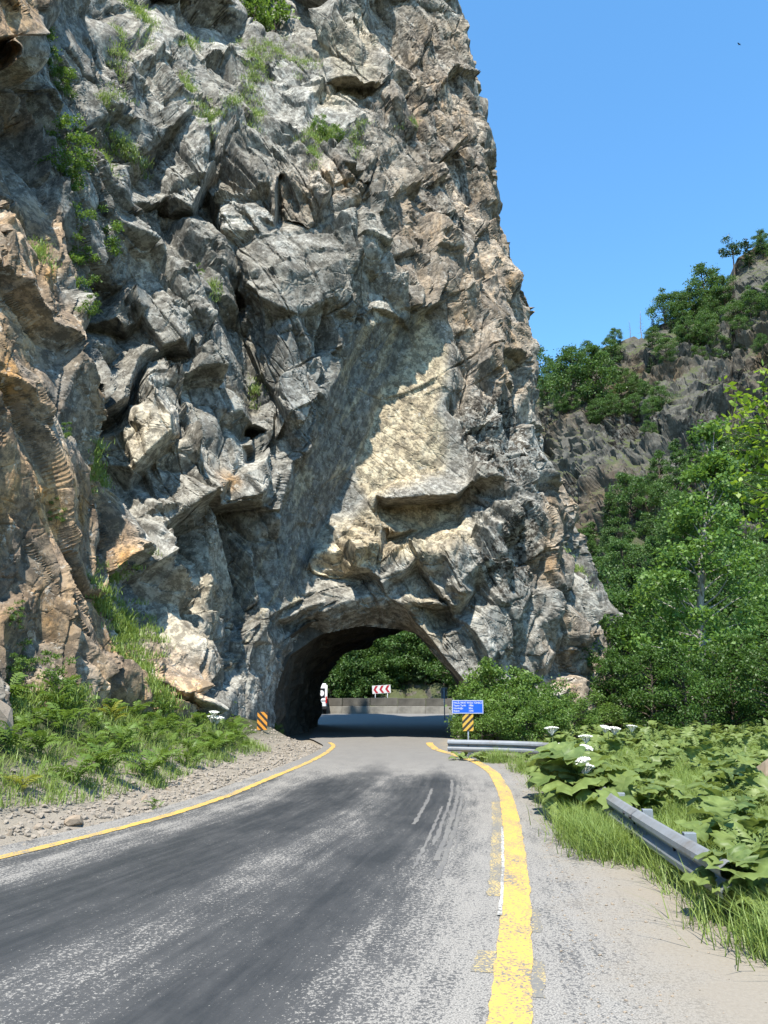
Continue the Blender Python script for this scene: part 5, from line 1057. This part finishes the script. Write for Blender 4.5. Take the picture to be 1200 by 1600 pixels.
# ------------------------------------------------------------------ stones
def stone_proto(seed, sub=2):
    bm = bmesh.new(); bmesh.ops.create_icosphere(bm, subdivisions=sub, radius=1.0); me = bpy.data.meshes.new('s'); bm.to_mesh(me); bm.free()
    V = np.array([v.co[:] for v in me.vertices]); F = np.array([p.vertices[:] for p in me.polygons]); r = np.random.default_rng(seed)
    for _ in range(9):
        n = r.normal(size=3); n /= np.linalg.norm(n); d = V @ n; c = r.uniform(0.45, 0.8); V = V - np.outer(np.clip(d - c, 0, None), n)
    return V * np.array([1.0, r.uniform(0.6, 0.9), r.uniform(0.45, 0.7)]), F
SP = [stone_proto(800 + k, 2) for k in range(5)]; SP1 = [stone_proto(810 + k, 1) for k in range(5)]
t = NT('loose_stone'); n_ = t.noise(t.pos(), 6, 6, 0.7); rr = t.new('ShaderNodeObjectInfo').outputs['Random']
M_STONE = t.fin(t.mix(rr, t.mix(t.noise(t.pos(), 3.0, 3), t.mix(n_, (0.13, 0.11, 0.09), (0.34, 0.295, 0.235)), (0.25, 0.17, 0.10)), t.mix(n_, (0.12, 0.105, 0.09), (0.30, 0.27, 0.225))), 0.92, t.bump(n_, 0.6, 0.03), spec=0.1)
SM = [np_mesh('stone', v, f, M_STONE) for v, f in SP]
for k, (px, py, s, lb) in enumerate([(118, 1290, 20, 'angular grey-brown stone half under the bank plants'), (172, 1272, 12, None), (95, 1312, 11, None), (60, 1300, 12, None), (205, 1262, 9, None), (140, 1300, 8, None), (225, 1255, 9, None), (262, 1240, 8, None), (300, 1225, 7, None), (40, 1320, 9, None), (330, 1212, 7, None), (15, 1312, 10, None), (185, 1285, 7, None)]):
    q = on_ground(px, py); q[2] = gz(q[0], q[1]); R_ = s / ppm(q)
    o = obj('stone', SM[k % 5], None, (q[0], q[1], q[2] + R_ * 0.25), (0.2 * k, 0.15 * k, k * 1.7), R_)
    tag(o, lb or 'fist to head sized stone lying on the left gravel verge', 'stone', None if lb else 'larger stones on the left verge')
q = on_ground(88, 1205); bx = left_x(12.3, 3.0); o = obj('boulder', np_mesh('boulder', SP[1][0], SP[1][1], M_STONE), None, (bx, 12.3, gz(bx, 12.3) + 0.25), (0.3, 0.9, 0.6), (0.5, 0.5, 0.62)); tag(o, 'upright grey boulder standing among the left bank plants', 'boulder')
q = on_ground(1195, 1240); o = obj('boulder', np_mesh('boulder', SP[3][0], SP[3][1], plain('sandy_boulder', (0.20, 0.16, 0.115), 0.95, 0.25, 5, bump=0.6)), None, (float(q[0]) + 0.25, float(q[1]), gz(q[0], q[1]) + 0.18), (0, 0, 0.4), (0.75, 0.6, 0.75)); tag(o, 'brown sandy boulder rising out of the field grass', 'boulder')
sc_p = []
while len(sc_p) < 7500:
    y = r.uniform(4, 26); e = abs(r.normal()) * 0.9 - 0.15; x = left_x(y, e) + 0.1
    if e < 2.4: sc_p.append((x, y, gz(x, y)))
r2_ = np.random.default_rng(75); Vs, Fs, b = [], [], 0
for p in sc_p:
    v, f = SP1[int(r2_.integers(5))]; s = 0.014 + 0.06 * r2_.random() ** 3 + (0.05 * r2_.random() if r2_.random() < 0.05 else 0)
    m = np.array(Matrix.Rotation(r2_.uniform(0, 6.28), 3, 'Z') @ Matrix.Rotation(r2_.uniform(-0.5, 0.5), 3, 'X')); Vs.append((v * s) @ m.T + np.array(p) + [0, 0, s * 0.2]); Fs.append(f + b); b += len(v)
o = obj('scree', np_mesh('scree', np.concatenate(Vs), np.concatenate(Fs), M_STONE)); tag(o, 'loose rubble of small stones along the left verge', 'rubble', kind='stuff')
sg, Vs, Fs, b = [], [], [], 0
for _ in range(1500):
    y = r.uniform(3.5, 20); w_ = float(np.interp(y, Yr, xr)); x = w_ + 0.3 + abs(r.normal()) * 0.7
    v, f = SP1[int(r2_.integers(5))]; s = 0.006 + 0.012 * r2_.random() ** 3; Vs.append(v * s + [x, y, max(gz(x, y), 0.0) + 0.3 * s]); Fs.append(f + b); b += len(v)
o = obj('roadside_gravel', np_mesh('roadside_gravel', np.concatenate(Vs), np.concatenate(Fs), M_STONE)); tag(o, 'scattered gravel bits on the right shoulder', 'gravel', kind='stuff')
# a bird high in the sky
bp = at(1155, 69, 60.0); mb = MB(); mb.poly([(0, -0.12, 0), (0.04, 0, 0.02), (0, 0.14, 0), (-0.04, 0, 0.02)], (0, 0, -0.03))
o = obj('body', mb.mesh('body', M_BLK), None); bd = tag(empty('bird', tuple(bp), 0.6), 'tiny dark bird gliding in the clear sky', 'bird'); o.parent = bd
for sx in (-1, 1):
    mb = MB(); mb.poly([(sx * 0.02, 0.05, 0.0), (sx * 0.16, 0.07, 0.06), (sx * 0.30, -0.03, 0.03), (sx * 0.02, -0.05, 0.0)], (0, 0, -0.01)); obj('wing', mb.mesh('wing', M_BLK), bd)
